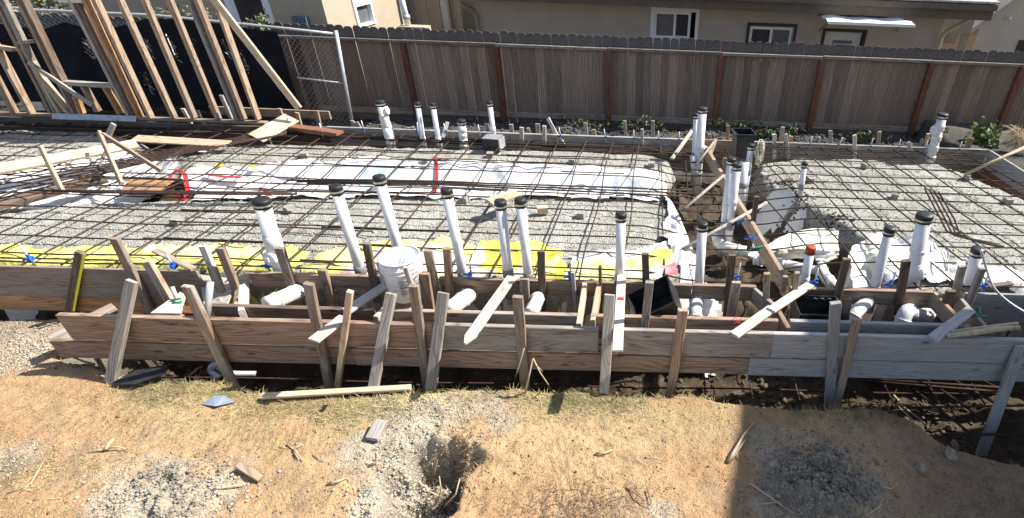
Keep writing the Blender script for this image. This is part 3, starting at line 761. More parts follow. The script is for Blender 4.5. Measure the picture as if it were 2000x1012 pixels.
# ------------------------------------------------------------------ chain link fence with black shade cloth
CLY = 8.7
def chain_fence():
    r = tag(empty('chain_link_fence', (-7, CLY, -.6)), 'galvanized chain link fence wearing torn black shade cloth behind the stud wall', 'fence')
    top = [Q(-60, 12, CLY), Q(30, 16, CLY), Q(75, 20, CLY), Q(300, 30, CLY), Q(420, 42, CLY), Q(560, 56, CLY), Q(657, 67, CLY)]
    child('top_rail', Geo().tube(top, .022, 8), M_GALV, r, True)
    e0, e1 = Q(657, 64, CLY), Q(684, 250, CLY)
    child('post', Geo().tube([Vector((e1.x + .03, CLY, -.75)), Vector((e0.x, CLY, e0.z + .03))], .027, 8), M_GALV, r, True)
    for px in (330, 85):
        q = Q(px, 90, CLY + .03); child('post', Geo().tube([Vector((q.x, CLY + .04, -.75)), Vector((q.x, CLY + .04, 1.0))], .025, 8), M_GALV, r, True)
    m0, m1 = Q(580, 152, CLY), Q(674, 163, CLY)
    child('mid_rail', Geo().tube([m0, m1], .013, 6), M_GALV, r, True)
    # wire mesh
    g = Geo(); x0, x1 = Q(0, 50, CLY).x - .3, e0.x - .02; z0 = -.55; s = .085
    def ztop(x): return float(np.interp(x, [t.x for t in top], [t.z for t in top]))
    x = x0 - 1.7
    while x < x1:
        for sg in (1, -1):
            # one run of wire from foot to rail
            pa = None; pts = []
            for k in range(0, 20):
                t = k / 19; z = z0 + (1.75) * t; xx = x + (1.75 * t if sg > 0 else 1.75 * (1 - t))
                if x0 < xx < x1 and z < ztop(xx) - .01 and (xx > Q(565, 100, CLY).x - .05 or z > .45): pts.append((xx, CLY - .012 + .008 * sg, z))
                elif len(pts) > 1: break
                else: pts = []
            if len(pts) > 1: g.tube([pts[0], pts[-1]], .0022, 3, False)
        x += s
    o = child('wire_mesh', g, M_GALV, r); o['kind'] = 'stuff'
    # cloth
    up = [(-70, 45), (30, 47), (55, 57), (82, 58), (130, 43), (150, 49), (178, 56), (222, 54), (262, 44), (290, 36), (350, 37), (420, 46), (500, 58), (566, 64)]
    U = [Q(px, py, CLY - .03) for px, py in up]
    ux = [u.x for u in U]; uz = [u.z for u in U]
    xl, xr = ux[0], Q(572, 150, CLY).x
    xs = np.linspace(xl, xr, 190); n = 46; v = []; f = []
    holes = [(Q(122 * 1 + 60, 96, CLY), .10, .24), (Q(298, 95, CLY), .035, .22), (Q(342, 92, CLY), .04, .25), (Q(292, 160, CLY), .07, .2), (Q(447, 95, CLY), .045, .2), (Q(483, 120, CLY), .03, .2)]
    for i, x in enumerate(xs):
        zt = float(np.interp(x, ux, uz)); zb = -.33 + .05 * math.sin(x * 3) + .04 * vnoise(np.array([x * 7]), np.array([1.]), 3)[0]
        for k in range(n):
            t = k / (n - 1); z = zb + (zt - zb) * t
            v.append((x, CLY - .045 + .05 * float(fbm(np.array([x * 1.7]), np.array([z * 1.3]), 3, 91)[0]), z))
    for i in range(len(xs) - 1):
        for k in range(n - 1):
            cx = (v[i * n + k][0] + v[(i + 1) * n + k][0]) / 2; cz = (v[i * n + k][2] + v[i * n + k + 1][2]) / 2
            w = .25 * float(fbm(np.array([cx * 30]), np.array([cz * 18]), 2, 92)[0])
            if any(((cx - h.x - .28 * (cz - h.z) * 0) / rx) ** 2 + ((cz - h.z) / rz) ** 2 + 3.4 * w < .45 for h, rx, rz in holes): continue
            f.append((i * n + k, (i + 1) * n + k, (i + 1) * n + k + 1, i * n + k + 1))
    child('shade_cloth', Geo().add(v, f), M_SCREEN, r, True)
    # pale frayed remnants in the tears
    g = Geo()
    for h, rx, rz in holes:
        for k in range(11):
            a = h + Vector((random.uniform(-rx, rx) * .8, -.06, random.uniform(-rz, rz) * .8)); g.tube([a, a + Vector((random.uniform(-.02, .06), 0, random.uniform(-.05, .02)))], .0035, 3)
    child('frayed_thread', g, M_GALV, r)['kind'] = 'stuff'
chain_fence()

# ------------------------------------------------------------------ stud wall
SY = 7.14
def stud_wall():
    r = tag(empty('stud_wall', (-6.8, SY, 0)), 'unfinished pine stud wall with open framing along the far edge of the slab', 'stud wall')
    def st(nm, p0, p1, mat=M_STUD, w=.038, t=.089, ext=0.0, dY=0.0, n=(0, 1, 0)):
        a, b = Q(*p0, SY + dY), Q(*p1, SY + dY)
        if ext: b = b + (b - a).normalized() * ext
        return plank(nm, a, b, n, w, t, mat, r, bow=random.uniform(-.006, .006))
    E = 1.1
    for p0, p1, mat, dY in [((63, 223), (0, 104), M_STUD, 0), ((30, 222), (0, 165), M_STUD, 0), ((102, 218), (0, 10), M_STUD, 0), ((111, 218), (9, 6), M_GREY, .0),
                            ((147, 219), (40, 0), M_STUD, 0), ((155, 220), (49, 0), M_DARKW, .01),
                            ((257, 231), (140, 0), M_GREY, 0), ((266, 231), (152, 0), M_DARKW, .02), ((276, 231), (168, 0), M_ORANGE, 0), ((296, 231), (187, 0), M_STUD, 0),
                            ((341, 230), (235, 0), M_STUD, 0), ((380, 230), (283, 0), M_STUD, 0), ((427, 232), (331, 0), M_STUD, 0),
                            ((466, 233), (371, 0), M_GREY, .0), ((477, 233), (385, 0), M_STUD, .02), ((505, 233), (437, 45), M_STUD, 0)]:
        st('stud', p0, p1, mat, ext=E, dY=dY)
    for p0, p1, m in [((119, 219), (49, 93), M_FRESH), ((138, 221), (74, 142), M_FRESH), ((192, 217), (164, 168), M_STUD), ((236, 222), (206, 170), M_ORANGE), ((161, 222), (147, 188), M_ORANGE)]:
        st('cripple_stud', p0, p1, m)
    st('header', (121, 161), (228, 168), M_GREY, .05, .09, n=(0, 1, 0)); st('blocking', (33, 84), (72, 80), M_STUD); st('blocking', (-5, 91), (28, 97), M_STUD)
    st('top_plate', (120, 1), (168, 2), M_PALE, .04, .09)
    a, b = Q(56, 122, SY - .07), Q(180, 206, SY - .07); plank('let_in_brace', a, b, (0, 1, 0), .06, .03, M_GREY, r)
    a, b = Q(584, 212, SY - .10), Q(419, 0, SY - .07); plank('long_brace', a, b + (b - a).normalized() * .9, (0, 1, 0), .089, .038, M_FRESH, r)
    a, b = Q(-80, 226, SY), Q(520, 238, SY); plank('sole_plate', Vector((a.x, SY, .016)), Vector((b.x, SY, .016)), (0, 0, 1), .089, .032, M_STUD, r)
    a, b = Q(100, 224, SY - .08), Q(265, 234, SY - .08); f = plank('flashing_strip', Vector((a.x, SY - .085, .02)), Vector((b.x, SY - .075, .02)), (0, -1, .8), .11, .006, M_GALV, r)
stud_wall()

# ------------------------------------------------------------------ form boards
def board(x0, x1, yf, ztop, h, mat, label, t=.038, cat='form board', name='form_board', group=None, dy=0.0, dz=0.0):
    a = Vector((x0, yf + t / 2, ztop - h / 2)); b = Vector((x1, yf + t / 2 + dy, ztop - h / 2 + dz))
    return tag(plank(name, a, b, (0, -1, 0), h, t, mat, bow=random.uniform(-.004, .004)), label, cat, group)
def X0(px, py, Y): return Q(px, py, Y).x
OY = 2.90
ux = [X0(110, 620, OY), X0(845, 640, OY), X0(1168, 648, OY), X0(1206, 648, OY), X0(1512, 655, OY), 4.9]
board(ux[0], ux[1] - .002, OY, 0, .233, M_BROWN, 'upper brown form board with bold wavy grain and a ragged free end')
board(ux[1] + .002, ux[2], OY, .002, .235, M_GREY, 'upper grey form board below the pointed stake')
board(ux[3], ux[4] - .001, OY, .0, .235, M_GREY, 'upper grey form board just past the gap, below the tub')
board(ux[4] + .001, ux[5], OY, .0, .235, M_BLUEG, 'upper silver grey form board lying in the shade')
lx = [X0(93, 670, OY), X0(690, 700, OY), X0(1462, 720, OY), 4.85]
board(lx[0], lx[1] - .002, OY + .014, -.260, .166, M_BROWN, 'lower brown form board resting on the dirt at its free end')
board(lx[1] + .002, lx[2] - .002, OY + .013, -.260, .168, M_BROWN, 'lower dark brown form board hanging over the trench')
board(lx[2] + .002, lx[3], OY + .008, -.252, .178, M_BLUEG, 'lower silver grey form board in the shade over the trench')
plank_o = plank('form_board', Vector((lx[0] - .06, 2.97, -.27)), Vector((lx[0] + .16, 3.3, -.23)), (0, 0, 1), .10, .03, M_STAKE); tag(plank_o, 'short scrap of board jammed behind the free end of the brown forms', 'board')
SYY = 3.05
for p0, p1, m, lb in [(414, 733, M_DARKW, 'second row form board beside the wrapped pipe bend'), (766, 1126, M_STAKE, 'second row form board beneath the pointed stake'), (1153, 1522, M_BROWN, 'second row form board under the black tub'), (1550, 1905, M_BLUEG, 'second row form board in front of the black crate')]:
    board(X0(p0, 605, SYY), X0(p1, 620, SYY), SYY, .002, .14, m, lb)
IY = 3.49
board(-5.6, X0(382, 530, IY), IY, 0, .30, M_PLY, 'wide grey plywood form panel under the yellow plastic', t=.022)
board(-5.6, X0(330, 600, IY), IY + .003, -.304, .15, M_ORANGE, 'orange brown plank below the wide grey plywood panel')
board(X0(484, 535, IY), X0(760, 545, IY), IY, 0, .14, M_BROWN, 'inner brown form board behind the large cleanout pipe')
board(X0(857, 545, IY), X0(1352, 552, IY), IY, 0, .14, M_BROWN, 'long inner brown form board with five white pipes behind it')
board(X0(1354, 555, IY), X0(1478, 560, IY), IY + .002, 0, .14, M_STAKE, 'short inner form board ending at the brown beam')
board(X0(1545, 562, IY), X0(1822, 570, IY), IY, 0, .145, M_BROWN, 'inner brown form board behind the black crate')
board(X0(1886, 575, IY), 5.0, IY, 0, .32, M_BLUEG, 'wide silver grey form panel at the shaded end', t=.022)
# spreaders between the rows, on edge, tops level with the forms
def spreader(pa, pb, mat, label, w=.14, z=0.0, t=.038):
    a, b = G(*pa, z), G(*pb, z); d = (b - a).normalized(); n = Vector((-d.y, d.x, 0))
    return tag(plank('spreader', a - Vector((0, 0, w / 2)), b - Vector((0, 0, w / 2)), n, w, t, mat), label, 'spreader board')
spreader((733, 618), (782, 568), M_PALE, 'pale spreader board just below the white bucket', .16)
spreader((1130, 632), (1142, 552), M_FRESH, 'sunlit spreader board beside the gap in the second row')
spreader((1157, 625), (1170, 553), M_FRESH, 'thin sunlit spreader board beside the grey kicker')
spreader((1522, 602), (1474, 563), M_GREY, 'grey spreader board beside the foot of the brown beam')
spreader((1540, 640), (1518, 600), M_BROWN, 'short dark spreader under the bent pale stake', .18)
spreader((1898, 648), (1826, 570), M_STUD, 'tan spreader board at the end of the inner form in the shade')
spreader((1940, 652), (1868, 572), M_GREY, 'grey spreader board holding the green tie in the shade')
spreader((470, 606), (472, 556), M_PALE, 'pale spreader board under the gap by the cleanout pipe', .10)
# gap between plywood and inner board: tilted pale sheet scraps
def scrap(name, pts, t, mat, label, cat):
    v = [Vector(p) for p in pts]; n = (v[1] - v[0]).cross(v[-1] - v[0]).normalized() * t
    k = len(v); g = Geo(); g.add(v + [p - n for p in v], [tuple(range(k)), tuple(range(2 * k - 1, k - 1, -1))] + [((i + 1) % k, i, i + k, (i + 1) % k + k) for i in range(k)])
    off = v[0].copy(); g.v = [(p[0] - off.x, p[1] - off.y, p[2] - off.z) for p in g.v]
    return tag(g.build(name, mat, None, Matrix.Translation(off)), label, cat)
scrap('plywood_scrap', [G(294, 611, -.02), G(353, 612, -.02), Q(363, 576, 3.3), Q(352, 570, 3.38)], .015, M_PALE, 'pale triangular plywood scrap by the green tie', 'plywood scrap')
scrap('plywood_scrap', [Q(398, 595, 3.35), Q(440, 600, 3.30), Q(462, 545, 3.6), Q(388, 536, 3.6)], .015, M_PALE, 'bright plywood sheet tilted in the gap beside the plywood form', 'plywood scrap')
scrap('plywood_scrap', [Q(455, 598, 3.3), Q(486, 585, 3.40), Q(488, 533, 3.55), Q(462, 540, 3.58)], .015, M_FRESH, 'tan plywood scrap with printed face under the inner board end', 'plywood scrap')
scrap('plywood_scrap', [Q(766, 611, 3.10), Q(806, 607, 3.12), Q(806, 575, 3.44), Q(795, 573, 3.44)], .018, M_FRESH, 'tan plywood offcut leaning under the white bucket', 'plywood scrap')
scrap('brick_scrap', [Q(352, 612, 3.05), Q(376, 612, 3.05), Q(376, 597, 3.1), Q(352, 598, 3.1)], .05, M_RED, 'red brown block offcut wedged behind the leaning stake', 'wood block')

# far and side forms
FFY = 7.10
board(X0(640, 255, FFY), X0(1338, 272, FFY), FFY, 0, .24, M_GREY, 'upper grey form board along the far edge behind the white pipes')
board(X0(640, 270, FFY), X0(1338, 295, FFY), FFY + .004, -.245, .24, M_STAKE, 'lower brown form board along the far edge behind the white pipes')
board(X0(1338, 272, FFY) + .004, X0(1440, 275, FFY), FFY + .002, 0, .24, M_BROWN, 'short reddish form board behind the tall pipe pair', dz=.0)
board(X0(1440, 275, FFY) + .004, 5.0, FFY, 0, .24, M_GREY, 'upper grey form board along the far edge of the right hand pad')
board(X0(1338, 272, FFY) + .004, 5.0, FFY + .004, -.245, .26, M_STAKE, 'lower brown form board along the far edge of the right hand pad')
board(-10.5, X0(520, 245, FFY), FFY - .09, -.0, .20, M_DARKW, 'dark wet form board under the stud wall', t=.04)
board(-10.5, X0(520, 245, FFY), FFY - .086, -.205, .22, M_DARKW, 'lower dark wet form board under the stud wall', t=.04)
board(X0(520, 245, FFY) + .004, X0(638, 250, FFY), FFY - .02, -.0, .22, M_DARKW, 'dark form board behind the treated plank')
board(X0(520, 245, FFY) + .004, X0(638, 250, FFY), FFY - .016, -.225, .22, M_STAKE, 'lower form board behind the treated plank')
# side form running toward the viewer
for z, h, m, lb in ((0, .26, M_BLUEG, 'upper grey form board closing the side of the right hand pad'), (-.265, .30, M_RED, 'lower red brown form board closing the side of the right hand pad')):
    tag(plank('form_board', Vector((5.02, 7.08, z - h / 2)), Vector((5.06, 3.52, z - h / 2)), (1, 0, 0), h, .035, m), lb, 'form board')

# ------------------------------------------------------------------ stakes
def stake(p0, Y0, p1, Y1, w, mat, label, ext=.22, name='stake', t=.036, group=None, point=False, cat='stake'):
    a, b = Q(*p0, Y0), Q(*p1, Y1); d = (b - a).normalized()
    return tag(plank(name, a, b + d * ext, (0, -1, 0), w, t, mat, point=point), label, cat, group)
SF, SI = 2.877, 3.465
ST = [
 ((224, 465), SI, (295, 608), SI, .075, M_STAKE, 'tall brown stake nailed to the wide grey plywood panel'),
 ((157, 492), SI, (137, 608), SI, .06, M_DARKW, 'dark stake with a strip of yellow tape on its edge'),
 ((288, 512), 3.40, (345, 611), 3.25, .085, M_STUD, 'tan stake leaning beside the green tie'),
 ((366, 559), SF, (453, 746), SF, .08, M_STAKE, 'brown stake beside the thin grey conduit'),
 ((397, 480), 3.6, (421, 540), 3.55, .06, M_PALE, 'pale stake standing by the end of the plywood panel'),
 ((414, 522), SI, (443, 598), SI, .075, M_STAKE, 'short brown stake in front of the bright plywood sheet'),
 ((430, 484), SI, (474, 594), SI, .075, M_STUD, 'knotty tan stake in front of the tan plywood scrap'),
 ((546, 484), SI, (585, 603), SI, .082, M_STAKE, 'grey brown stake standing before the large cleanout pipe'),
 ((603, 554), SF, (645, 761), SF, .075, M_STAKE, 'brown outer stake under the broken pale batten'),
 ((629, 527), SI, (654, 605), SI, .08, M_BROWN, 'short brown stake beside the wrapped pipe bend'),
 ((684, 569), SF - .02, (659, 761), SF - .02, .042, M_FRESH, 'thin yellowish stake crossing in front of the pale batten'),
 ((716, 475), SI, (730, 548), SI, .06, M_DARKW, 'dark stake between a pipe and the white bucket'),
 ((740, 510), 3.35, (761, 571), 3.35, .045, M_PALE, 'narrow pale stake touching the bucket handle side'),
 ((792, 522), 3.12, (804, 556), 3.12, .035, M_GREY, 'narrow grey stick standing in front of the bucket label'),
 ((808, 558), SF, (834, 749), SF, .075, M_STAKE, 'brown outer stake below the white bucket'),
 ((829, 534), 3.25, (841, 610), 3.25, .085, M_BROWN, 'broad brown stake just past the white bucket'),
 ((836, 489), SI, (853, 580), SI, .075, M_STAKE, 'tall brown stake behind the broad one past the bucket'),
 ((873, 485), SI, (880, 588), SI, .07, M_BROWN, 'tall brown stake overlapping the fourth white pipe'),
 ((1024, 544), 3.40, (1027, 616), 3.40, .085, M_STAKE, 'short broad stake beside the foot of the pointed stake'),
 ((1057, 490), SI, (1060, 616), SI, .07, M_DARKW, 'dark upright stake beside the paired pipes'),
 ((1011, 579), SF, (1026, 752), SF, .085, M_STAKE, 'outer stake with bare twigs at its foot'),
 ((1172, 520), SI, (1173, 621), SI, .028, M_DARKW, 'thin dark stick by the sunlit spreader boards'),
 ((1119, 531), SI, (1124, 600), SI, .03, M_GREY, 'thin grey stake beside the blue clip at midspan'),
 ((1260, 495), 3.52, (1262, 560), 3.52, .07, M_DARKW, 'dark stake rising behind the tilted black tub'),
 ((1269, 551), 3.02, (1260, 630), 3.02, .07, M_GREY, 'grey stake standing in front of the tilted black tub'),
 ((1334, 605), SF, (1311, 764), SF, .085, M_STUD, 'tan outer stake near the edge of the shade'),
 ((1430, 498), SI, (1418, 626), SI, .075, M_DARKW, 'tall dark stake beside the short tan one and red string'),
 ((1438, 551), 3.30, (1426, 625), 3.30, .085, M_STUD, 'short tan stake beside the red string'),
 ((1498, 534), 3.35, (1495, 601), 3.35, .05, M_STAKE, 'narrow stake at the foot of the brown beam'),
 ((1557, 532), 3.42, (1547, 605), 3.42, .045, M_STAKE, 'narrow stake crossing the bent pale stake'),
 ((1654, 505), SI, (1632, 590), SI, .075, M_DARKW, 'tall dark stake above the black crate'),
 ((1632, 591), SF, (1620, 780), SF, .09, M_BLUEG, 'silver blue outer stake in the shade'),
 ((1655, 583), 3.2, (1648, 640), 3.2, .07, M_DARKW, 'stubby dark stake beside the black crate'),
 ((1674, 623), SF - .01, (1638, 771), SF - .01, .07, M_STAKE, 'leaning outer stake just behind the silver blue one'),
 ((1770, 509), SI, (1748, 640), SI, .08, M_DARKW, 'tall nearly black stake before the big cleanout pipe'),
 ((1858, 568), 3.36, (1830, 640), 3.36, .09, M_DARKW, 'dark doubled stake in the shaded corner'),
 ((1880, 519), SI, (1848, 640), SI, .07, M_STAKE, 'tall stake at the shaded end of the inner form'),
 ((1919, 524), SI, (1892, 591), SI, .065, M_GREY, 'grey stake beside the last blue clip'),
 ((1995, 675), SF, (1932, 845), SF - .15, .10, M_BLUEG, 'long silver stake leaning at the rebar pit'),
]
for a, Ya, b, Yb, w, m, lb in ST: stake(a, Ya, b, Yb, w * (.84 if w > .06 else .95), m, lb)
# yellow tape strip on the dark stake
a, b = Q(164, 496, SI - .03), Q(144, 608, SI - .03); tag(plank('yellow_tape', a, b, (0, -1, 0), .018, .004, M_YELT), 'strip of yellow tape running down a dark stake', 'tape')
# kickers: lean back on the outer boards, faces to the sky
for a, Ya, b, Yb, w, m, lb in [
 ((258, 549), 2.98, (219, 735), 2.74, .074, M_GREY, 'pale weathered kicker stake leaning on the brown boards'),
 ((764, 574), 3.00, (730, 754), 2.71, .072, M_GREY, 'grooved grey kicker stake below the white bucket'),
 ((866, 572), 2.99, (843, 748), 2.73, .078, M_GREY, 'split grey kicker stake with a knot hole'),
 ((1191, 576), 2.99, (1181, 754), 2.75, .074, M_PALE, 'pale kicker stake covering the gap between grey boards')]:
    a, b = Q(*a, Ya), Q(*b, Yb); d = (b - a).normalized()
    tag(plank('stake', a, b + d * .05, (0, -1, .5), w, .036, m), lb, 'stake')
# battens lying across the form tops
def lying(p0, z0, p1, z1, w, mat, label, t=.02, point=False, name='batten', cat='batten', n=(0, 0, 1)):
    return tag(plank(name, G(*p0, z0), G(*p1, z1), n, w, t, mat, point=point), label, cat)
lying((1000, 541), .035, (908, 672), .014, .085, M_PALE, 'pale pointed stake lying across both rows of forms', point=True)
lying((762, 552), .03, (676, 608), .022, .09, M_PALE, 'pale batten lying behind the thin yellowish stake')
lying((672, 619), .024, (612, 666), .022, .09, M_PALE, 'broken pale batten end overhanging the brown board')
lying((1214, 538), .016, (1206, 686), .016, .075, M_PALE, 'straight pale batten with a red paint mark')
lying((1582, 556), .04, (1506, 606), .045, .075, M_PALE, 'upper half of the bent pale stake by the red capped pipe')
lying((1508, 602), .03, (1434, 655), .022, .08, M_PALE, 'lower half of the bent pale stake overhanging the grey board')
lying((1896, 606), .03, (1822, 662), .022, .085, M_BLUEG, 'grey batten lying in the shade beside the green tie')
lying((302, 489), .05, (379, 526), .03, .05, M_STAKE, 'brown stick lying over the top of the plywood form')
lying((1212.5, 583), .021, (1212, 587), .021, .05, M_REDT, 'red paint mark on the straight pale batten', t=.022, name='paint_mark', cat='paint mark')
lying((1930, 560), .03, (1975, 553), .03, .05, M_DARKW, 'dark flat stick on top of the silver form panel')
# dry cane in the shade
g = Geo(); a, b = G(1990, 640, .04), G(1851, 656, .04); m_ = (a + b) / 2
g.tube([a, a.lerp(b, .3) + Vector((0, 0, .01)), a.lerp(b, .6), b], [.018, .022, .022, .018], 8); g.tube([a + Vector((.02, .05, 0)), b + Vector((.06, .05, -.005))], [.014, .018], 8)
off = a.copy(); g.v = [(p[0] - off.x, p[1] - off.y, p[2] - off.z) for p in g.v]
tag(g.build('dry_cane', M_STICK, None, Matrix.Translation(off), True), 'split dry cane lying on the shaded board', 'cane')
# grey conduit by the leaning stake, thin grey rod
def rod(name, pts, r, mat, label, cat, n=8):
    off = Vector(pts[0]); g = Geo().tube([Vector(p) - off for p in pts], r, n)
    return tag(g.build(name, mat, None, Matrix.Translation(off), True), label, cat)
rod('conduit', [Q(411, 551, 3.0), Q(403, 636, 2.885)], .021, M_GALV, 'short grey conduit leaning against the brown boards', 'conduit')
rod('conduit', [Q(336, 560, 3.25), Q(352, 600, 3.2)], .014, M_GALV, 'thin grey conduit stub held by the green tie', 'conduit')
rod('green_tie', [Q(314, 597, 3.2), Q(335, 588, 3.18), Q(352, 583, 3.17), Q(354, 590, 3.15), Q(336, 592, 3.14)], .007, M_GREEN, 'green tie knotted round the thin conduit stub', 'tie')
rod('green_tie', [G(1905, 610, .03), G(1912, 600, .06), G(1915, 615, .05), G(1930, 618, .05), G(1900, 617, .06), G(1908, 612, .08)], .008, M_GREEN, 'green tie on the grey spreader in the shade', 'tie')
rod('red_string', [Q(1428, 627, 3.0), Q(1436, 620, 3.0), Q(1446, 632, 2.99), Q(1434, 640, 2.98), Q(1448, 622, 3.0), Q(1430, 634, 2.98), Q(1446, 628, 2.99)], .0025, M_REDT, 'tangle of red string on the second row board', 'string', 4)

# stakes behind the far forms
FAR = [((741, 243), (746, 255), .05), ((799, 249), (801, 258), .05), ((806, 248), (808, 258), .05), ((950, 242), (955, 256), .05), ((998, 243), (1000, 262), .055), ((1031, 250), (1034, 262), .05),
       ((1050, 242), (1051, 262), .06), ((1143, 240), (1145, 262), .05), ((1160, 253), (1161, 264), .05), ((1220, 236), (1222, 266), .045), ((1275, 236), (1275, 268), .05), ((1422, 245), (1421, 270), .05),
       ((1386, 262), (1386, 272), .05), ((1529, 248), (1524, 275), .055), ((1545, 266), (1542, 276), .06), ((1600, 268), (1594, 278), .05), ((1622, 255), (1622, 278), .05), ((1649, 270), (1642, 280), .05),
       ((1718, 257), (1715, 280), .05), ((1803, 272), (1797, 284), .05), ((1813, 261), (1807, 285), .05), ((1898, 270), (1890, 288), .07)]
ORD = ['first', 'second', 'third', 'fourth', 'fifth', 'sixth', 'seventh', 'eighth', 'ninth', 'tenth', 'eleventh', 'twelfth', 'thirteenth', 'fourteenth', 'fifteenth', 'sixteenth', 'seventeenth', 'eighteenth', 'nineteenth', 'twentieth', 'twenty first', 'twenty second']
for k, (p0, p1, w) in enumerate(FAR):
    h = p1[1] - p0[1]
    stake(p0, 7.18, p1, 7.18, w, [M_STAKE, M_GREY, M_STUD][k % 3], '%s wooden stake behind the far forms, %s, counting from the stud wall' % ('tall' if h > 22 else 'stubby', ORD[k]), .3, group='stakes behind the far forms', t=.03)
for k, (p0, p1, w, Y, lb) in enumerate([((1019, 249), (1018, 292), .058, 7.07, 'pale striped stake on the inner face of the far form, beside the black box'), ((1063, 246), (1063, 292), .052, 7.07, 'pale striped stake on the far form, nearer the leaning lath'), ((1254, 252), (1255, 288), .04, 7.07, 'narrow brown stake on the inner face of the far form'),
      ((1512, 262), (1512, 309), .055, 7.07, 'pale stake on the far form near the white rope'), ((1535, 262), (1539, 309), .045, 7.07, 'second pale stake on the far form near the white rope'), ((1669, 264), (1669, 312), .05, 7.07, 'lone pale stake on the far form of the right hand pad'), ((1774, 278), (1777, 294), .05, 7.07, 'short pale stake on the far form beside the wrapped pipe')]):
    stake(p0, Y, p1, Y, w, M_PALE, lb, .02, t=.03)
for p0, Y0, p1, Y1, w, m, lb in [((874, 238), 7.15, (859, 289), 6.95, .05, M_PALE, 'pale lath leaning by the far pipes'), ((1070, 231), 7.3, (1092, 272), 7.1, .05, M_PALE, 'pale lath leaning out behind the far form'), ((1096, 274), 7.06, (1106, 292), 6.98, .05, M_PALE, 'short pale lath end inside the far form'),
      ((1352, 255), 7.12, (1311, 312), 6.8, .055, M_PALE, 'pale lath leaning beside the tall pipe pair'), ((1398, 272), 6.9, (1386, 305), 6.7, .05, M_STUD, 'short brown lath leaning beside the brown beam')]:
    stake(p0, Y0, p1, Y1, w, m, lb, 0, name='lath', t=.02, cat='lath')
# behind the stud wall
for p0, p1, w, m, lb in [((357, 212), (367, 231), .05, M_PALE, 'white stub stake between the studs'), ((432, 186), (446, 218), .05, M_GREY, 'grey stub stake behind the studs'), ((545, 212), (551, 228), .05, M_STAKE, 'stub stake on the ledger behind the stud wall, nearer the brace'), ((618, 216), (623, 238), .05, M_STAKE, 'stub stake at the end of the ledger'), ((580, 220), (587, 246), .05, M_STUD, 'tan stake behind the treated plank'), ((688, 236), (690, 250), .05, M_STAKE, 'short stake at the foot of the chain link post'), ((696, 238), (704, 252), .05, M_GREY, 'grey stake leaning past the chain link post')]:
    stake(p0, 7.3, p1, 7.3, w, m, lb, .1, t=.03)
a, b = Q(412, 215, 7.9), Q(645, 225, 7.9); tag(plank('ledger', a, b, (0, -1, 0), .12, .038, M_STUD), 'brown ledger board behind the stud wall', 'board')

# loose lumber on the pads
tag(plank('plywood_strip', Q(500, 270, 6.6), Q(570, 230, 7.1), (.2, -.3, .9), .24, .018, M_FRESH), 'pale plywood strip propped on the dark form', 'plywood strip')
tag(plank('treated_plank', G(566, 247, .03), G(664, 260, .03), (0, 0, 1), .13, .038, M_RED), 'red brown treated plank on the far form', 'plank')
tag(plank('plywood_strip', G(262, 270, -.03), G(445, 281, -.03), (0, -.2, 1), .15, .016, M_FRESH), 'long tan plywood strip by the dark pit', 'plywood strip')
tag(plank('plank', G(-20, 334, .0), G(268, 281, .0), (.1, -.45, .8), .145, .038, M_FRESH), 'long tan plank slanting over the white plastic', 'plank')
for p0, z0, p1, z1, w, m, lb in [((80, 288), .25, (122, 374), -.05, .05, M_STUD, 'thin stake leaning on the slanting plank, farther from the crossed sticks'), ((193, 258), .25, (238, 360), -.05, .05, M_STUD, 'thin stake of the crossed sticks, leaning down'), ((222, 242), .28, (209, 272), .10, .055, M_GREY, 'grey stub at the top of the crossed sticks'), ((200, 262), .24, (315, 334), -.08, .045, M_STUD, 'long thin stick running down from the crossed sticks'), ((204, 300), -.02, (184, 348), -.10, .06, M_DARKW, 'dark stub below the slanting plank')]:
    tag(plank('stick', G(*p0, z0), G(*p1, z1), (0, -1, .3), w, .03, m), lb, 'stick')
tag(plank('timber', G(-20, 405, -.14), G(205, 348, -.16), (0, -.5, .8), .12, .06, M_DARKW), 'dark timber lying along the edge of the white plastic', 'timber')
scrap('fibre_board', [G(250, 352, -.16), G(232, 378, -.16), G(300, 378, -.16), G(345, 345, -.14)], .02, M_ORANGE, 'brown fibrous board under the rebar by the red tape', 'board')
tag(plank('wood_block', G(956, 397, .06), G(1010, 377, .07), (-.1, -.3, .95), .14, .038, M_FRESH), 'tan wood block lying on the rebar among the pipes', 'wood block')
tag(plank('beam', G(1378, 296, -.04), G(1532, 556, -.02), (1, .2, 0), .15, .045, M_STUD), 'long brown beam on edge along the middle trench', 'beam')
for p0, z0, p1, z1, r, lb in [((1333, 487), -.02, (1497, 396), .06, .018, 'long grey pole crossing the brown beam'), ((1332, 412), -.02, (1413, 343), .05, .017, 'grey pole crossing the middle trench beside the tall pipes'), ((1360, 322), .0, (1397, 274), .14, .015, 'short grey pole near the tall pipe pair'), ((1886, 340), -.05, (2010, 284), .30, .02, 'tan pole leaning on the side form of the far corner')]:
    rod('pole', [G(*p0, z0), G(*p1, z1)], r, M_STICK if 'tan' in lb else M_GREY, lb, 'pole')
stake((1478, 384), 4.6, (1470, 440), 4.6, .05, M_DARKW, 'dark stake beside the brown beam', .3)
stake((1416, 308), 6.0, (1413, 340), 6.0, .05, M_STAKE, 'brown stake beside the far end of the brown beam', .3)
rod('blue_tie', [G(1454, 466, .0), G(1462, 468, .05), G(1478, 462, .05), G(1470, 470, .04)], .008, M_BLUE, 'blue tie round the brown beam', 'tie')
rod('blue_tie', [G(1436, 430, .0), G(1446, 434, .05), G(1456, 428, .05), G(1440, 438, .0)], .010, M_BLUE, 'tangled blue tie farther up the brown beam', 'tie')
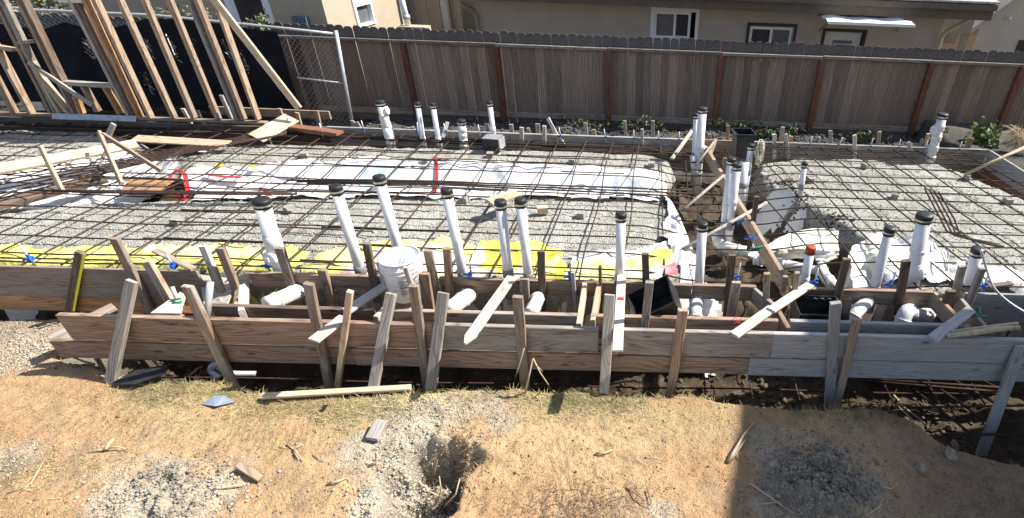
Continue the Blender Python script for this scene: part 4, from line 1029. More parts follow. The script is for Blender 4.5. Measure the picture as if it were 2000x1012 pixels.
rod('green_tie', [G(1462, 490, .0), G(1470, 486, .05), G(1490, 481, .06), G(1478, 488, .03), G(1466, 484, .05)], .010, M_GREEN, 'green tie wrapped on the brown beam', 'tie')

# ------------------------------------------------------------------ pipes
def pipe(p_top, p_bot, Y, d, label, cap='black', coup=None, clean=None, low=.25, clamp=True, wrap=None, group=None):
    """standing pipe; p_top/p_bot on the plane Y; its empty stands at the foot"""
    a, b = Q(*p_bot, Y), Q(*p_top, Y); ax = (b - a).normalized(); a2 = a - ax * low; L = (b - a2).length; r = d / 2
    rot = Vector((0, 0, 1)).rotation_difference(ax).to_matrix()
    root = tag(empty('standpipe', a2, rot), label, 'pipe', group)
    def part(nm, g, m, sm=True): return g.build(nm, m, root, None, sm)
    part('pipe', Geo().lathe([(r, 0), (r, L)], 18), M_PVC if not wrap else M_PVCW)
    if cap:
        m = M_CAPR if cap == 'red' else M_CAP; cr = r * 1.10 + .002
        part('cap', Geo().lathe([(cr, L - .055), (cr, L + .006), (cr * .93, L + .014), (cr * .35, L + .016)], 18), m)
        if clamp: part('clamp', Geo().lathe([(cr + .003, L - .036), (cr + .004, L - .031), (cr + .004, L - .025), (cr + .003, L - .020)], 18, False, False), M_STEEL)
    for z0, z1, m in (coup or []):
        part('coupling', Geo().lathe([(r * 1.03, z0), (r * 1.13, z0 + .004), (r * 1.13, z1 - .004), (r * 1.03, z1)], 18), m)
    if clean:
        z, sx, sy = clean
        g = Geo().lathe([(r * .92, 0), (r * .92, r * 1.35)], 16).xf(Matrix.Translation((0, 0, z)) @ Vector((0, 0, 1)).rotation_difference(Vector((sx, sy, .12)).normalized()).to_matrix().to_4x4())
        o = part('cleanout', g, M_PVC)
        T = Matrix.Translation((0, 0, z)) @ Vector((0, 0, 1)).rotation_difference(Vector((sx, sy, .12)).normalized()).to_matrix().to_4x4()
        g = Geo().lathe([(r * 1.06, r * .9), (r * 1.06, r * 1.42), (r * .8, r * 1.46)], 16); g.xf(T); g.build('plug_ring', M_PVC, o, None, True)
        g = Geo().box((-r * .3, -r * .3, r * 1.44), (r * .3, r * .3, r * 1.75)).xf(T); g.build('plug_square', M_PVC, o)
    if wrap:
        for k in range(wrap):
            z0 = low + .02 + k * (L - low - .1) / wrap; h = (L - low) / wrap * .55
            part('wrap_band', Geo().lathe([(r * 1.02, z0), (r * 1.15, z0 + h * .2), (r * 1.10, z0 + h * .6), (r * 1.2, z0 + h * .8), (r * 1.02, z0 + h)], 14), M_PVCW)
    return root
pipe((510, 392), (553, 540), 3.62, .112, 'thick white cleanout pipe behind the inner form, nearest the plywood panel', coup=[(.24, .36, M_COUP), (.62, .76, M_PVC)], clean=(.56, -.25, -1), low=.35)
pipe((655, 366), (705, 532), 3.62, .082, 'white standpipe with pale grey coupling, next along from the thick cleanout', coup=[(.24, .32, M_COUP), (.14, .23, M_PVC)], low=.25)
pipe((740, 347), (780, 497), 3.75, .082, 'tall white standpipe rising behind the white bucket', low=.25, coup=[(.2, .28, M_COUP)])
pipe((872, 372), (906, 545), 3.62, .078, 'white standpipe among tall brown stakes past the bucket', coup=[(.25, .33, M_COUP), (.16, .24, M_PVC)])
pipe((977, 395), (994, 545), 3.62, .082, 'white standpipe with orange stained cap at the pointed stake', coup=[(.27, .36, M_COUP), (.15, .27, M_PVC), (.06, .14, M_COUP)])
pipe((1016, 391), (1032, 540), 3.62, .078, 'white standpipe beside the orange stained one', coup=[(.24, .29, M_COUP), (.12, .23, M_PVC)])
pipe((1213, 419), (1210, 543), 3.62, .078, 'lone white standpipe behind the straight pale batten', coup=[(.2, .27, M_PVC)])
pipe((1372, 438), (1365, 556), 3.62, .078, 'white standpipe by the red stained plastic', coup=[(.2, .27, M_PVC)])
pipe((1584, 484), (1572, 543), 3.7, .075, 'short white standpipe with a rusty red cap', cap='red', coup=[(.2, .27, M_PVC)], clamp=False)
pipe((1738, 447), (1708, 563), 3.62, .080, 'white standpipe leaning above the pale yellow plastic', coup=[(.2, .28, M_COUP)])
pipe((1806, 421), (1777, 568), 3.75, .118, 'thick white cleanout pipe on the right hand pad', coup=[(.22, .3, M_COUP), (.66, .70, M_PVC), (.36, .56, M_PVC)], clean=(.46, .9, -.55))
pipe((1910, 488), (1890, 563), 3.7, .095, 'squat white pipe below the bent rebar hook', coup=[(.22, .3, M_COUP)])
BY = 6.9
pipe((742, 199), (766, 290), BY, .105, 'thick white pipe with side tee at the far form, nearest the chain link post', coup=[(.3, .5, M_PVC)], clean=(.72, 1, .1), low=.2, wrap=2)
pipe((815, 202), (829, 290), BY, .066, 'thin white pipe at the far form, nearer the thick teed one', coup=[(.30, .37, M_PVC)], low=.2)
pipe((845, 204), (859, 290), BY, .066, 'thin white pipe at the far form beside the leaning pale lath', coup=[(.30, .37, M_PVC)], low=.2)
pipe((901, 236), (907, 292), BY, .10, 'short thick wrapped pipe near the far form', low=.2, wrap=4)
pipe((956, 200), (966, 278), BY, .066, 'thin white pipe rising behind the black box', coup=[(.35, .42, M_PVC)], low=.2)
pipe((1842, 224), (1814, 318), BY, .12, 'thick wrapped white pipe alone at the far end of the right hand pad', low=.15, wrap=4, clean=(.62, -1, -.2))
pipe((1372, 212), (1362, 355), 6.75, .115, 'tallest thick white pipe standing in the far end of the middle trench', coup=[(.55, .68, M_PVC), (.36, .4, M_COUP)], clean=(.72, .9, -.3))
pipe((1359, 224), (1354, 330), 6.85, .062, 'thin white pipe hugging the tallest thick one', coup=[(.4, .5, M_COUP)])
pipe((1354, 305), (1356, 330), 6.7, .09, 'capless white stub beside the tallest thick pipe', cap=None, low=.1)
pipe((1429, 311), (1412, 462), 5.0, .085, 'white pipe of the middle trench pair, taller one', coup=[(.3, .42, M_COUP), (.62, .66, M_PVC)])
pipe((1440, 322), (1424, 455), 4.95, .085, 'white pipe of the middle trench pair, shorter one', coup=[(.3, .42, M_COUP), (.6, .66, M_PVC)])
pipe((1454, 318), (1448, 380), 5.75, .11, 'pale thick stub behind the middle trench pair', cap=None, coup=[(.35, .42, M_COUP)])
pipe((1467, 284), (1454, 385), 5.9, .072, 'slim white pipe beside the white rope', coup=[(.55, .63, M_COUP)])
pipe((1572, 319), (1563, 378), 5.6, .062, 'small white pipe alone on the right hand pad', coup=[(.2, .28, M_COUP)], low=.15)

def bend(pts, r, mat, label, bands=0, name='pipe_bend'):
    pts = [Vector(p) for p in pts]; off = pts[0].copy()
    root = tag(empty(name, off), label, 'pipe')
    # smooth the run
    q = []
    for i in range(len(pts) - 1):
        for k in range(6):
            t = k / 6; p0 = pts[max(i - 1, 0)]; p1, p2 = pts[i], pts[i + 1]; p3 = pts[min(i + 2, len(pts) - 1)]
            q.append(.5 * ((2 * p1) + (p2 - p0) * t + (2 * p0 - 5 * p1 + 4 * p2 - p3) * t * t + (3 * p1 - p0 - 3 * p2 + p3) * t ** 3))
    q.append(pts[-1])
    Geo().tube([p - off for p in q], r, 14).build('pipe', mat, root, None, True)
    for k in range(bands):
        i = int((k + .5) / bands * (len(q) - 2)); a, b = q[i] - off, q[i + 1] - off
        Geo().tube([a, a.lerp(b, .7)], r * 1.14, 14).build('collar', M_PVCW, root, None, True)
    return root
bend([Q(521, 595, 3.15), Q(548, 584, 3.25), Q(575, 572, 3.42), Q(590, 566, 3.6)], .062, M_PVCW, 'thick white pipe bend lying in the gap under the inner board', 2)
bend([Q(878, 606, 3.12), Q(895, 592, 3.25), Q(912, 580, 3.4), Q(918, 572, 3.6)], .062, M_PVCW, 'white wrapped pipe bend under the tall brown stakes', 3)
bend([Q(1036, 612, 3.12), Q(1044, 598, 3.22), Q(1050, 584, 3.4), Q(1046, 576, 3.6)], .052, M_PVCW, 'white pipe bend half hidden by the short broad stake', 2)
bend([Q(1358, 632, 3.3), Q(1358, 610, 3.36), Q(1360, 588, 3.5), Q(1364, 570, 3.62)], .055, M_PVCW, 'white wrapped pipe dropping below the second row near the red string', 2)
bend([Q(1660, 632, 3.3), Q(1672, 610, 3.35), Q(1692, 590, 3.5), Q(1700, 570, 3.62)], .055, M_PVCW, 'white wrapped pipe beside the stubby dark stake', 2)
bend([Q(1760, 634, 3.3), Q(1772, 608, 3.36), Q(1790, 615, 3.45), Q(1835, 618, 3.6)], .06, M_PVCW, 'white wrapped elbow before the big cleanout pipe', 3)
bend([G(1472, 508, -.35), G(1510, 512, -.32), G(1560, 522, -.3), G(1600, 528, -.28)], .05, M_PVC, 'white pipe lying across the foot of the middle trench', 3)
bend([G(1602, 520, -.25), G(1612, 540, -.25), G(1628, 558, -.25)], .055, M_PVC, 'white pipe bend behind the red capped standpipe', 2)
bend([G(1400, 462, -.4), G(1408, 478, -.4), G(1440, 488, -.42), G(1462, 492, -.42)], .06, M_PVCW, 'wrapped white drain bend at the foot of the middle trench pair', 2)
bend([G(428, 738, -.6), G(412, 724, -.55), G(420, 712, -.5), G(445, 728, -.62), G(500, 730, -.7)], .022, M_GALV, 'grey looped conduit lying in the trench under the brown boards', 0, 'conduit_loop')
bend([Q(1916, 488, 3.6), Q(1925, 520, 3.58), Q(1940, 560, 3.5), Q(1970, 590, 3.42), Q(2010, 615, 3.3)], .010, M_GALV, 'thin grey cable looping over the silver form panel', 0, 'cable')

# ------------------------------------------------------------------ rebar mat
def sag_z(x, y):
    return -.062 + .008 * float(fbm(np.array([x * 1.3]), np.array([y * 1.3]), 3, 95)[0])
def mat_bars(name, label, bars, loc, r=.0079):
    root = tag(empty(name, loc), label, 'rebar mat')
    for pts, m in bars:
        g = Geo().tube([Vector(p) - loc for p in pts], r, 5); g.build('rebar', m, root, None, True)
    return root
def run(a, b, z0, step=.18, zf=None):
    a, b = Vector((*a, 0)), Vector((*b, 0)); n = max(3, int((b - a).length / step)); out = []
    ph = random.uniform(0, 6); am = random.uniform(.003, .017)
    for k in range(n + 1):
        p = a.lerp(b, k / n); w = am * math.sin(ph + k * .55)
        d = (b - a).normalized(); p += Vector((-d.y, d.x, 0)) * w
        z = zf(p.x, p.y) if zf else sag_z(p.x, p.y)
        p.z = z + z0; out.append(p)
    return out
def dip(x, y):
    # the mat sags a little over the cross trench and toward the middle trench
    z = sag_z(x, y); z -= .05 * math.exp(-((y - 5.6) / .25) ** 2) if x < .6 else 0
    z -= .10 * float(sstep(.0, .55, np.array(x)))
    return z
bars = []
yx = [3.66, 3.78, 4.06, 4.36, 4.62, 4.92, 5.17, 5.38, 5.62, 5.90, 6.16, 6.40, 6.62, 6.84, 6.98]
for k, y in enumerate(yx):
    x = -9.4 + random.uniform(0, .5)
    z0 = 0
    # two lapped lengths
    xm = random.uniform(-4.5, -2.0)
    bars.append((run((x, y + random.uniform(-.02, .02)), (xm + .25, y + random.uniform(-.015, .015)), z0, zf=dip), M_REBARD if y > 5.3 and random.random() < .35 else M_REBAR))
    bars.append((run((xm - .25, y + .018), (1.15 + random.uniform(-.15, .1), y + random.uniform(-.02, .02)), z0, zf=dip), M_REBAR))
for k in range(26):
    y = random.choice(yx) + .022; xa = random.uniform(-7.5, -.8); bars.append((run((xa, y), (xa + random.uniform(.7, 1.6), y + random.uniform(-.02, .02)), .012, zf=dip), M_REBAR))
x = -9.0; k = 0
while x < .75:
    sk = random.uniform(-.03, .03)
    bars.append((run((x, 3.56 + random.uniform(-.03, .05)), (x + sk + .05, 7.05), .0145, zf=dip), M_REBARD if random.random() < .18 else M_REBAR))
    x += .352 + random.uniform(-.03, .03)
mat_bars('rebar_mat', 'rusty rebar grid over the large left hand gravel pad', bars, Vector((-4, 5.2, -.06)))
def hump(x, y): return sag_z(x, y) + .02 - .10 * float(sstep(1.9, 1.15, np.array(x))) - .12 * float(sstep(4.25, 3.7, np.array(y))) * float(sstep(2.6, 1.8, np.array(x)))
bars = []
for y in [3.66, 4.02, 4.34, 4.62, 4.87, 5.12, 5.39, 5.62, 5.84, 6.07, 6.37, 6.58, 6.79, 6.95, 7.03]:
    bars.append((run((1.05 + random.uniform(-.1, .15), y + random.uniform(-.02, .02)), (4.96, y + random.uniform(-.03, .03)), 0, zf=hump), M_REBAR))
x = 1.2
while x < 4.85:
    x1 = x + .54
    yb = 3.56
    if x1 > 4.95: yb = 7.05 - (4.95 - x) / .54 * 3.5; x1 = 4.95
    bars.append((run((x, 7.04), (x1, yb), .0145, zf=hump), M_REBAR)); x += .345 + random.uniform(-.03, .03)
mat_bars('rebar_mat', 'rusty rebar grid over the humped right hand gravel pad', bars, Vector((3, 5.2, -.06)))
# bundles of longer bars over the cross trench and the slack dark bundle on the left
bars = []
for k in range(3): bars.append(([G(560 + 20 * k, 352 + 3 * k, .0), G(820 + 20 * k, 354 + 3.4 * k, .0), G(1080 + 10 * k, 362 + 5 * k, -.01), G(1350, 372 + 6 * k, -.08)], M_REBAR))
mat_bars('rebar_bundle', 'bundle of long dark bars laid over the white plastic trench', bars, G(900, 360, 0), .010)
bars = []
for k in range(3): bars.append(([G(60 + 40 * k, 372 + 1.5 * k, -.02), G(250, 373 + 2 * k, -.0), G(430 + 15 * k, 375 + 2.2 * k, -.01), G(560 + 10 * k, 376 + 1.5 * k, -.02)], M_REBARD if k % 2 else M_REBAR))
mat_bars('rebar_bundle', 'bundle of rusty bars beside the red tape marks', bars, G(300, 372, 0), .011)
bars = []
for k in range(7): bars.append(([G(-30, 395 - 10 * k, -.08 - .02 * (k % 3)), G(170 + 8 * k, 345 - 5 * k, -.05), G(360 + 6 * k, 300 - 3.5 * k, -.05), G(560, 262 - 1.5 * k, .0)], M_REBARD if k % 3 == 0 else M_REBAR))
mat_bars('rebar_bundle', 'spread of rusty bars slanting over the white plastic on the left', bars, G(200, 340, -.05), .008)
bars = []
for k in range(5): bars.append(([Vector((-9.2, 6.82 + .04 * k, -.06 - .03 * (k % 3))), Vector((-6.6, 6.84 + .04 * k, -.05 - .03 * (k % 3))), Vector((-4.6, 6.84 + .04 * k, -.06)), Vector((.9, 6.86 + .04 * k, -.12 - .05 * (k % 2)))], M_REBARD if k % 2 else M_REBAR))
mat_bars('rebar_bundle', 'dense footing bars along the far form and stud wall', bars, Vector((-5, 6.8, -.05)), .0085)
# footing cages in the front trench
bars = []
for z, y in ((-.62, 3.12), (-.70, 3.34), (-.62, 3.42), (-.84, 3.14), (-.84, 3.40)):
    bars.append((run((-4.0, y), (3.4, y + .02), z, zf=lambda x, y: 0), M_REBARD))
for x in np.arange(-.9, 3.3, .32):
    bars.append(([Vector((x, 3.46, -.30)), Vector((x + .01, 3.48, -.62)), Vector((x, 3.46, -.88))], M_REBAR))
for x in np.arange(.2, 3.3, .40):
    bars.append(([Vector((x, 3.05, -.845)), Vector((x + .02, 3.44, -.845))], M_REBAR))
mat_bars('rebar_cage', 'rusty footing bars running through the front trench', bars, Vector((0, 3.3, -.6)), .0085)
bars = []
for px0, px1, py0, py1 in [(1810, 1950, 742, 840), (1850, 1990, 735, 815), (1790, 1900, 765, 850), (1900, 2040, 735, 800)]:
    bars.append(([G(px0, py0, -.78), G(px1, py1, -.78)], M_REBAR))
for px0, px1, py0, py1 in [(1660, 2040, 742, 772), (1650, 2040, 738, 762), (1770, 2040, 796, 792), (1800, 2040, 820, 826), (1840, 2040, 848, 850)]:
    bars.append(([G(px0, py0, -.765), G(px1, py1, -.765)], M_REBARD if py0 < 750 else M_REBAR))
mat_bars('rebar_mat', 'small dark rebar grid lying in the shaded pit under the silver boards', bars, G(1900, 790, -.77), .010)
# bent dowels on the right pad and the starter bars by the middle trench
bars = []
for k in range(4):
    s = k * 9
    bars.append(([Q(1806 + s, 368 + k * 2, 4.75), Q(1838 + s, 430, 4.5), Q(1850 + s * .9, 452 + k * 2, 4.35), Q(1866 + s, 460 + k * 2, 4.25), Q(1918 + s * .6, 474, 4.1), Q(1950 + s * .4, 482, 4.02)], M_REBAR))
mat_bars('bent_dowels', 'bundle of four bent rebar hooks on the right hand pad', bars, Q(1850, 450, 4.4), .009)

# concrete spacer blocks under the mat
SPACE = [(566, 409, 'beside the thick cleanout pipe cap'), (908, 390, 'behind the fourth front pipe'), (1135, 420, 'with a dark shadow in the middle of the front pad'), (1212, 384, 'at the back edge of the front pad'), (1118, 315, 'on the far strip of gravel, nearer the thin pipe'), (1272, 322, 'on the far strip near the middle trench'), (957, 303, 'in front of the black box'), (833, 312, 'on the far strip behind the red tape'), (595, 303, 'on the far strip near the pale plywood strip'), (345, 432, 'under lapped bars on the front pad'), (1493, 344, 'beside the slim white pipe'), (1748, 383, 'in the middle of the right hand pad'), (1968, 393, 'at the outer edge of the right hand pad'), (1690, 324, 'near the far form of the right hand pad'), (1582, 352, 'brown beside the small white pipe'), (730, 374, 'white edged behind the tall front pipe'), (1888, 346, 'at the foot of the tan pole')]
for px, py, lb in SPACE:
    p = G(px, py, -.10); s = .04; g = Geo().box((-s, -s * 1.1, -s), (s, s * 1.1, s * .9))
    g.v = [(a + random.uniform(-.005, .005), b + random.uniform(-.005, .005), c) for a, b, c in g.v]
    o = g.build('spacer_block', M_BLOCK, None, Matrix.Translation(p) @ Matrix.Rotation(random.uniform(-.6, .6), 4, 'Z')); tag(o, 'small concrete spacer block ' + lb, 'concrete block', 'spacer blocks under the rebar')
o = Geo().box((-.055, -.04, -.02), (.055, .04, .05)).build('wood_block', M_FRESH, None, Matrix.Translation(G(1060, 412, -.09)) @ Matrix.Rotation(.2, 4, 'Z')); tag(o, 'small pale wood block with a dark face among the front pipes', 'wood block')

# ------------------------------------------------------------------ anchor bolts with blue clips
def bolt(p, label, h=.16, mat=M_GALV, tilt=(0, 0), clip=True, far=False):
    root = tag(empty('anchor_bolt', p), label, 'anchor bolt', 'anchor bolts with blue clips on the %s forms' % ('far' if far else 'front'))
    Geo().tube([Vector((0, 0, -.10)), Vector((tilt[0], tilt[1], h))], .0075, 6).build('rod', mat, root, None, True)
    if clip:
        g = Geo().box((-.014, -.022, -.016), (.014, .022, .018)).box((-.055, -.008, -.006), (.014, .008, .008)).box((-.008, -.010, .018), (.008, .010, .045))
        if far: g.xf(Matrix.Scale(.62, 4))
        g.xf(Matrix.Rotation(random.uniform(-.4, .4), 4, 'Z') @ Matrix.Rotation(random.uniform(-.3, .3), 4, 'Y')); g.build('clip', M_BLUE, root)
for px, py, lb in [(60, 506, 'over the yellow plastic at the photo edge'), (340, 520, 'over the yellow plastic near the lying stick'), (523, 519, 'at the foot of the thick cleanout pipe'), (918, 538, 'beside the fourth white pipe'), (1114, 540, 'beside the thin grey stake at midspan'), (1438, 545, 'between the tall dark stake and the beam'), (1592, 553, 'at the red capped pipe'), (1738, 556, 'before the big cleanout pipe'), (1922, 560, 'at the shaded end of the inner form')]:
    bolt(G(px, py, .02), 'anchor bolt in a blue clip ' + lb, random.uniform(.10, .16), tilt=(random.uniform(-.02, .02), 0))
FB = [(713, 254), (770, 255), (816, 256), (874, 257), (938, 259), (1064, 263), (1096, 264), (1184, 268), (1240, 269), (1287, 272), (1326, 272), (1532, 276), (1583, 277), (1637, 279), (1700, 282), (1755, 284), (1872, 290), (1808, 286)]
for k, (px, py) in enumerate(FB):
    bolt(Vector((Q(px, py, FFY).x, FFY - .03, .0)), 'anchor bolt with blue clip on the far form, %s past the chain link post' % ORD[k], .12, tilt=(random.uniform(-.03, .03), 0), far=True)
for px, py, lb in [(430, 234, 'under the stud wall near the double stud'), (565, 245, 'at the propped plywood strip'), (628, 255, 'on the treated plank')]:
    bolt(G(px, py, .04), 'anchor bolt with a blue clip ' + lb, .10, far=True)

# ------------------------------------------------------------------ plastic sheeting
def sheet(name, label, poly, colf, seed, amp=.035, lift=.022, step=.03, cat='plastic sheet'):
    P = np.array(poly); x0, y0 = P.min(0) - .05; x1, y1 = P.max(0) + .05
    xs = np.arange(x0, x1, step); ys = np.arange(y0, y1, step); X, Y = np.meshgrid(xs, ys)
    sd = poly_sd(poly, X, Y) + .07 * fbm(X * 4, Y * 4, 4, seed)
    hz = gfield(X, Y)[0]
    # sheets hang smoothly: blur the soil under them
    for _ in range(3):
        hz2 = hz.copy(); hz2[1:-1, 1:-1] = (hz[1:-1, 1:-1] * 2 + hz[:-2, 1:-1] + hz[2:, 1:-1] + hz[1:-1, :-2] + hz[1:-1, 2:]) / 6; hz = np.maximum(hz2, hz - .02)
    rid = np.abs(fbm(X * 2.6 + 1.4 * fbm(X * 2, Y * 2, 2, seed + 3), Y * 2.6, 3, seed + 1))
    Z = hz + lift + amp * np.clip(1 - 2.6 * rid, -.25, 1) * 1.1 + .012 * fbm(X * 14, Y * 14, 2, seed + 2)
    C = np.clip(colf(X, Y), 0, 1)
    idx = -np.ones(X.shape, int); m = sd > 0; idx[m] = np.arange(m.sum())
    q = np.stack([idx[:-1, :-1], idx[:-1, 1:], idx[1:, 1:], idx[1:, :-1]], -1).reshape(-1, 4); q = q[(q >= 0).all(1)]
    off = np.array([P[:, 0].mean(), P[:, 1].mean(), -.14])
    v = np.stack([X[m], Y[m], Z[m]], -1) - off
    me = mesh(name, v.tolist(), q.tolist(), M_SHEET, True)
    a = me.attributes.new('Col', 'FLOAT_COLOR', 'POINT'); c = C[m]; a.data.foreach_set('color', np.concatenate([c, np.ones((len(c), 1))], 1).ravel().astype(np.float32))
    return tag(link(name, me, None, Matrix.Translation(off)), label, cat)
WH, PV, YE, PK = (.78, .78, .76), (.72, .70, .56), (.74, .66, .07), (.75, .42, .46)
def cmix(base, blobs):
    def f(X, Y):
        C = np.ones(X.shape + (3,)) * np.array(base)
        for col, cx, cy, rx, ry, s in blobs:
            d = np.sqrt(((X - cx) / rx) ** 2 + ((Y - cy) / ry) ** 2) + 1.1 * fbm(X * 5, Y * 5, 4, s)
            C = C + (np.array(col) - C) * sstep(1.1, .85, d)[..., None]
        return C
    return f
def g2(px, py, z=-.14): p = G(px, py, z); return p.x, p.y
sheet('plastic_sheet', 'white plastic sheet lining the long cross trench', W([(345, 336), (372, 328), (560, 322), (700, 314), (1000, 322), (1300, 338), (1335, 385), (1290, 400), (1000, 392), (700, 392), (380, 396)]) , cmix(WH, [((.60, .72, .76), *g2(770, 335), .5, .12, 201), ((.62, .70, .80), *g2(1180, 350), .5, .12, 202), ((.62, .62, .60), *g2(990, 365), .5, .08, 203)]), 100)
sheet('plastic_sheet', 'white plastic sheet wrapping the end of the pad at the middle trench', W([(1290, 385), (1335, 380), (1350, 410), (1395, 470), (1400, 540), (1330, 545), (1290, 470), (1300, 430)]), cmix(WH, [((.66, .66, .62), *g2(1350, 440), .2, .2, 204)]), 110, amp=.08, step=.02)
sheet('plastic_sheet', 'white plastic sheet under the rebar on the left, below the slanting plank', W([(-60, 362), (0, 338), (170, 298), (300, 283), (352, 290), (345, 335), (255, 362), (110, 392), (-60, 428)]), cmix(WH, []), 120)
sheet('plastic_sheet', 'yellow printed plastic along the wide plywood panel', [(-6.0, 3.62), (-2.95, 3.62), (-2.95, 4.0), (-3.6, 4.08), (-4.6, 4.02), (-6.0, 3.92)], cmix((.72, .68, .13), [(WH, -5.6, 3.6, .5, .08, 205), ((.70, .66, .30), -4.0, 3.95, .6, .1, 206)]), 130)
sheet('plastic_sheet', 'yellow and pink printed plastic behind the white bucket', [(-2.95, 3.62), (-1.55, 3.60), (-1.5, 4.2), (-1.9, 4.32), (-2.5, 4.2), (-2.9, 4.0)], cmix((.74, .72, .20), [(PK, -2.35, 3.75, .24, .22, 207), ((.78, .74, .72), -2.05, 3.62, .3, .14, 208), (WH, -1.8, 3.9, .2, .25, 209), (PK, -2.2, 4.05, .16, .1, 210)]), 140)
sheet('plastic_sheet', 'bright yellow printed plastic behind the paired pipes', [(-1.58, 3.60), (-.62, 3.62), (-.66, 4.18), (-1.0, 4.32), (-1.5, 4.26)], cmix((.76, .66, .04), [(WH, -1.2, 3.6, .7, .16, 211), (WH, -1.52, 3.95, .12, .2, 212)]), 150)
sheet('plastic_sheet', 'white plastic with yellow blotches and a red print behind the lone pipe', [(-.68, 3.62), (.80, 3.64), (.90, 3.95), (.62, 4.5), (.2, 4.35), (-.3, 4.15), (-.66, 4.1)], cmix(WH, [((.74, .70, .22), -.4, 3.85, .3, .14, 213), ((.74, .70, .22), .1, 3.95, .3, .12, 214), ((.74, .70, .28), -.1, 3.7, .4, .08, 215), ((.66, .12, .16), .32, 3.86, .11, .09, 216), ((.70, .64, .10), .2, 4.1, .14, .12, 217)]), 160, amp=.05)
def drape(label, rows, base, blobs, seed, amp=.035, nu=60, nv=22):
    """sheet hung between rows of points (each row: list of vectors), creased along its length"""
    def at(row, u):
        f = u * (len(row) - 1); i = min(int(f), len(row) - 2); return row[i].lerp(row[i + 1], f - i)
    U, V = np.meshgrid(np.linspace(0, 1, nu), np.linspace(0, 1, nv)); P = np.zeros(U.shape + (3,))
    for j in range(nv):
        for i in range(nu):
            f = V[j, i] * (len(rows) - 1); k = min(int(f), len(rows) - 2); P[j, i] = at(rows[k], U[j, i]).lerp(at(rows[k + 1], U[j, i]), f - k)
    L = float(np.linalg.norm(P[0, -1] - P[0, 0])); K = U * L
    r1 = np.abs(fbm(K * 5 + 1.2 * V, V * 1.2 + K * 2, 3, seed)); r2 = np.abs(fbm(K * 3 + V * 3, V * 3, 3, seed + 1))
    D = amp * ((1 - 2.4 * r1) + .7 * (1 - 2.4 * r2))
    P[..., 1] -= D * .7; P[..., 2] += D * .55; P[..., 0] += .04 * fbm(V * 3, U * 2, 2, seed + 2); P[..., 2] += .03 * fbm(K * 6, V * 0, 3, seed + 4) * (np.abs(V - .5) * 2)
    C = np.clip(cmix(base, blobs)(P[..., 0], P[..., 1]), 0, 1).reshape(-1, 3); off = P.reshape(-1, 3).mean(0)
    idx = np.arange(nu * nv).reshape(nv, nu); q = np.stack([idx[:-1, :-1], idx[:-1, 1:], idx[1:, 1:], idx[1:, :-1]], -1).reshape(-1, 4)
    me = mesh('plastic_sheet', (P.reshape(-1, 3) - off).tolist(), q.tolist(), M_SHEET, True)
    a = me.attributes.new('Col', 'FLOAT_COLOR', 'POINT'); a.data.foreach_set('color', np.concatenate([C, np.ones((len(C), 1))], 1).ravel().astype(np.float32))
    return tag(link('plastic_sheet', me, None, Matrix.Translation(off)), label, 'plastic sheet')
def GR(pts, z): return [G(*p, z) for p in pts]
drape('pale yellowish plastic fold draped at the corner of the right hand pad', [GR([(1490, 482), (1520, 462), (1560, 452), (1605, 445), (1632, 452)], -.10), GR([(1494, 496), (1530, 486), (1570, 486), (1610, 490), (1640, 490)], -.16), GR([(1500, 505), (1540, 502), (1580, 506), (1612, 512), (1636, 508)], -.26)], PV, [(WH, *g2(1600, 480), .2, .16, 218)], 170)
drape('yellow edged white plastic hanging past the corner of the right hand pad', [GR([(1652, 500), (1664, 482), (1690, 472), (1720, 470)], -.11), GR([(1662, 530), (1690, 515), (1715, 505), (1740, 500)], -.18), GR([(1668, 562), (1700, 560), (1730, 558), (1755, 556)], -.26)], WH, [(PV, *g2(1660, 505), .12, .3, 224), ((.72, .70, .42), *g2(1700, 500), .08, .06, 225)], 175)
sheet('plastic_sheet', 'white plastic over the side of the right hand pad near the trench pipes', W([(1478, 382), (1500, 376), (1545, 392), (1580, 418), (1560, 450), (1500, 475), (1470, 440)], -.2), cmix(WH, [((.5, .5, .48), *g2(1530, 420), .15, .2, 219), ((.5, .16, .15), *g2(1545, 412), .05, .03, 220)]), 180, amp=.10, step=.02)
sheet('plastic_sheet', 'creased white and pale yellow plastic behind the leaning standpipe', W([(1655, 500), (1690, 475), (1740, 468), (1800, 480), (1850, 515), (1860, 560), (1650, 558)]), cmix(WH, [(PV, *g2(1690, 500), .12, .3, 221), ((.72, .70, .45), *g2(1775, 520), .14, .14, 222), (PK, *g2(1720, 552), .12, .1, 223)]), 190, amp=.09, step=.02)
sheet('plastic_sheet', 'crumpled white plastic at the shaded end by the squat pipe', W([(1840, 530), (1880, 528), (1960, 540), (2040, 552), (2040, 575), (1850, 568)]), cmix(WH, []), 195, amp=.09, step=.02)
sheet('plastic_sheet', 'white plastic poking out beside the dark pit', W([(300, 283), (350, 280), (420, 292), (440, 300), (370, 306)], -.13), cmix(WH, []), 196)
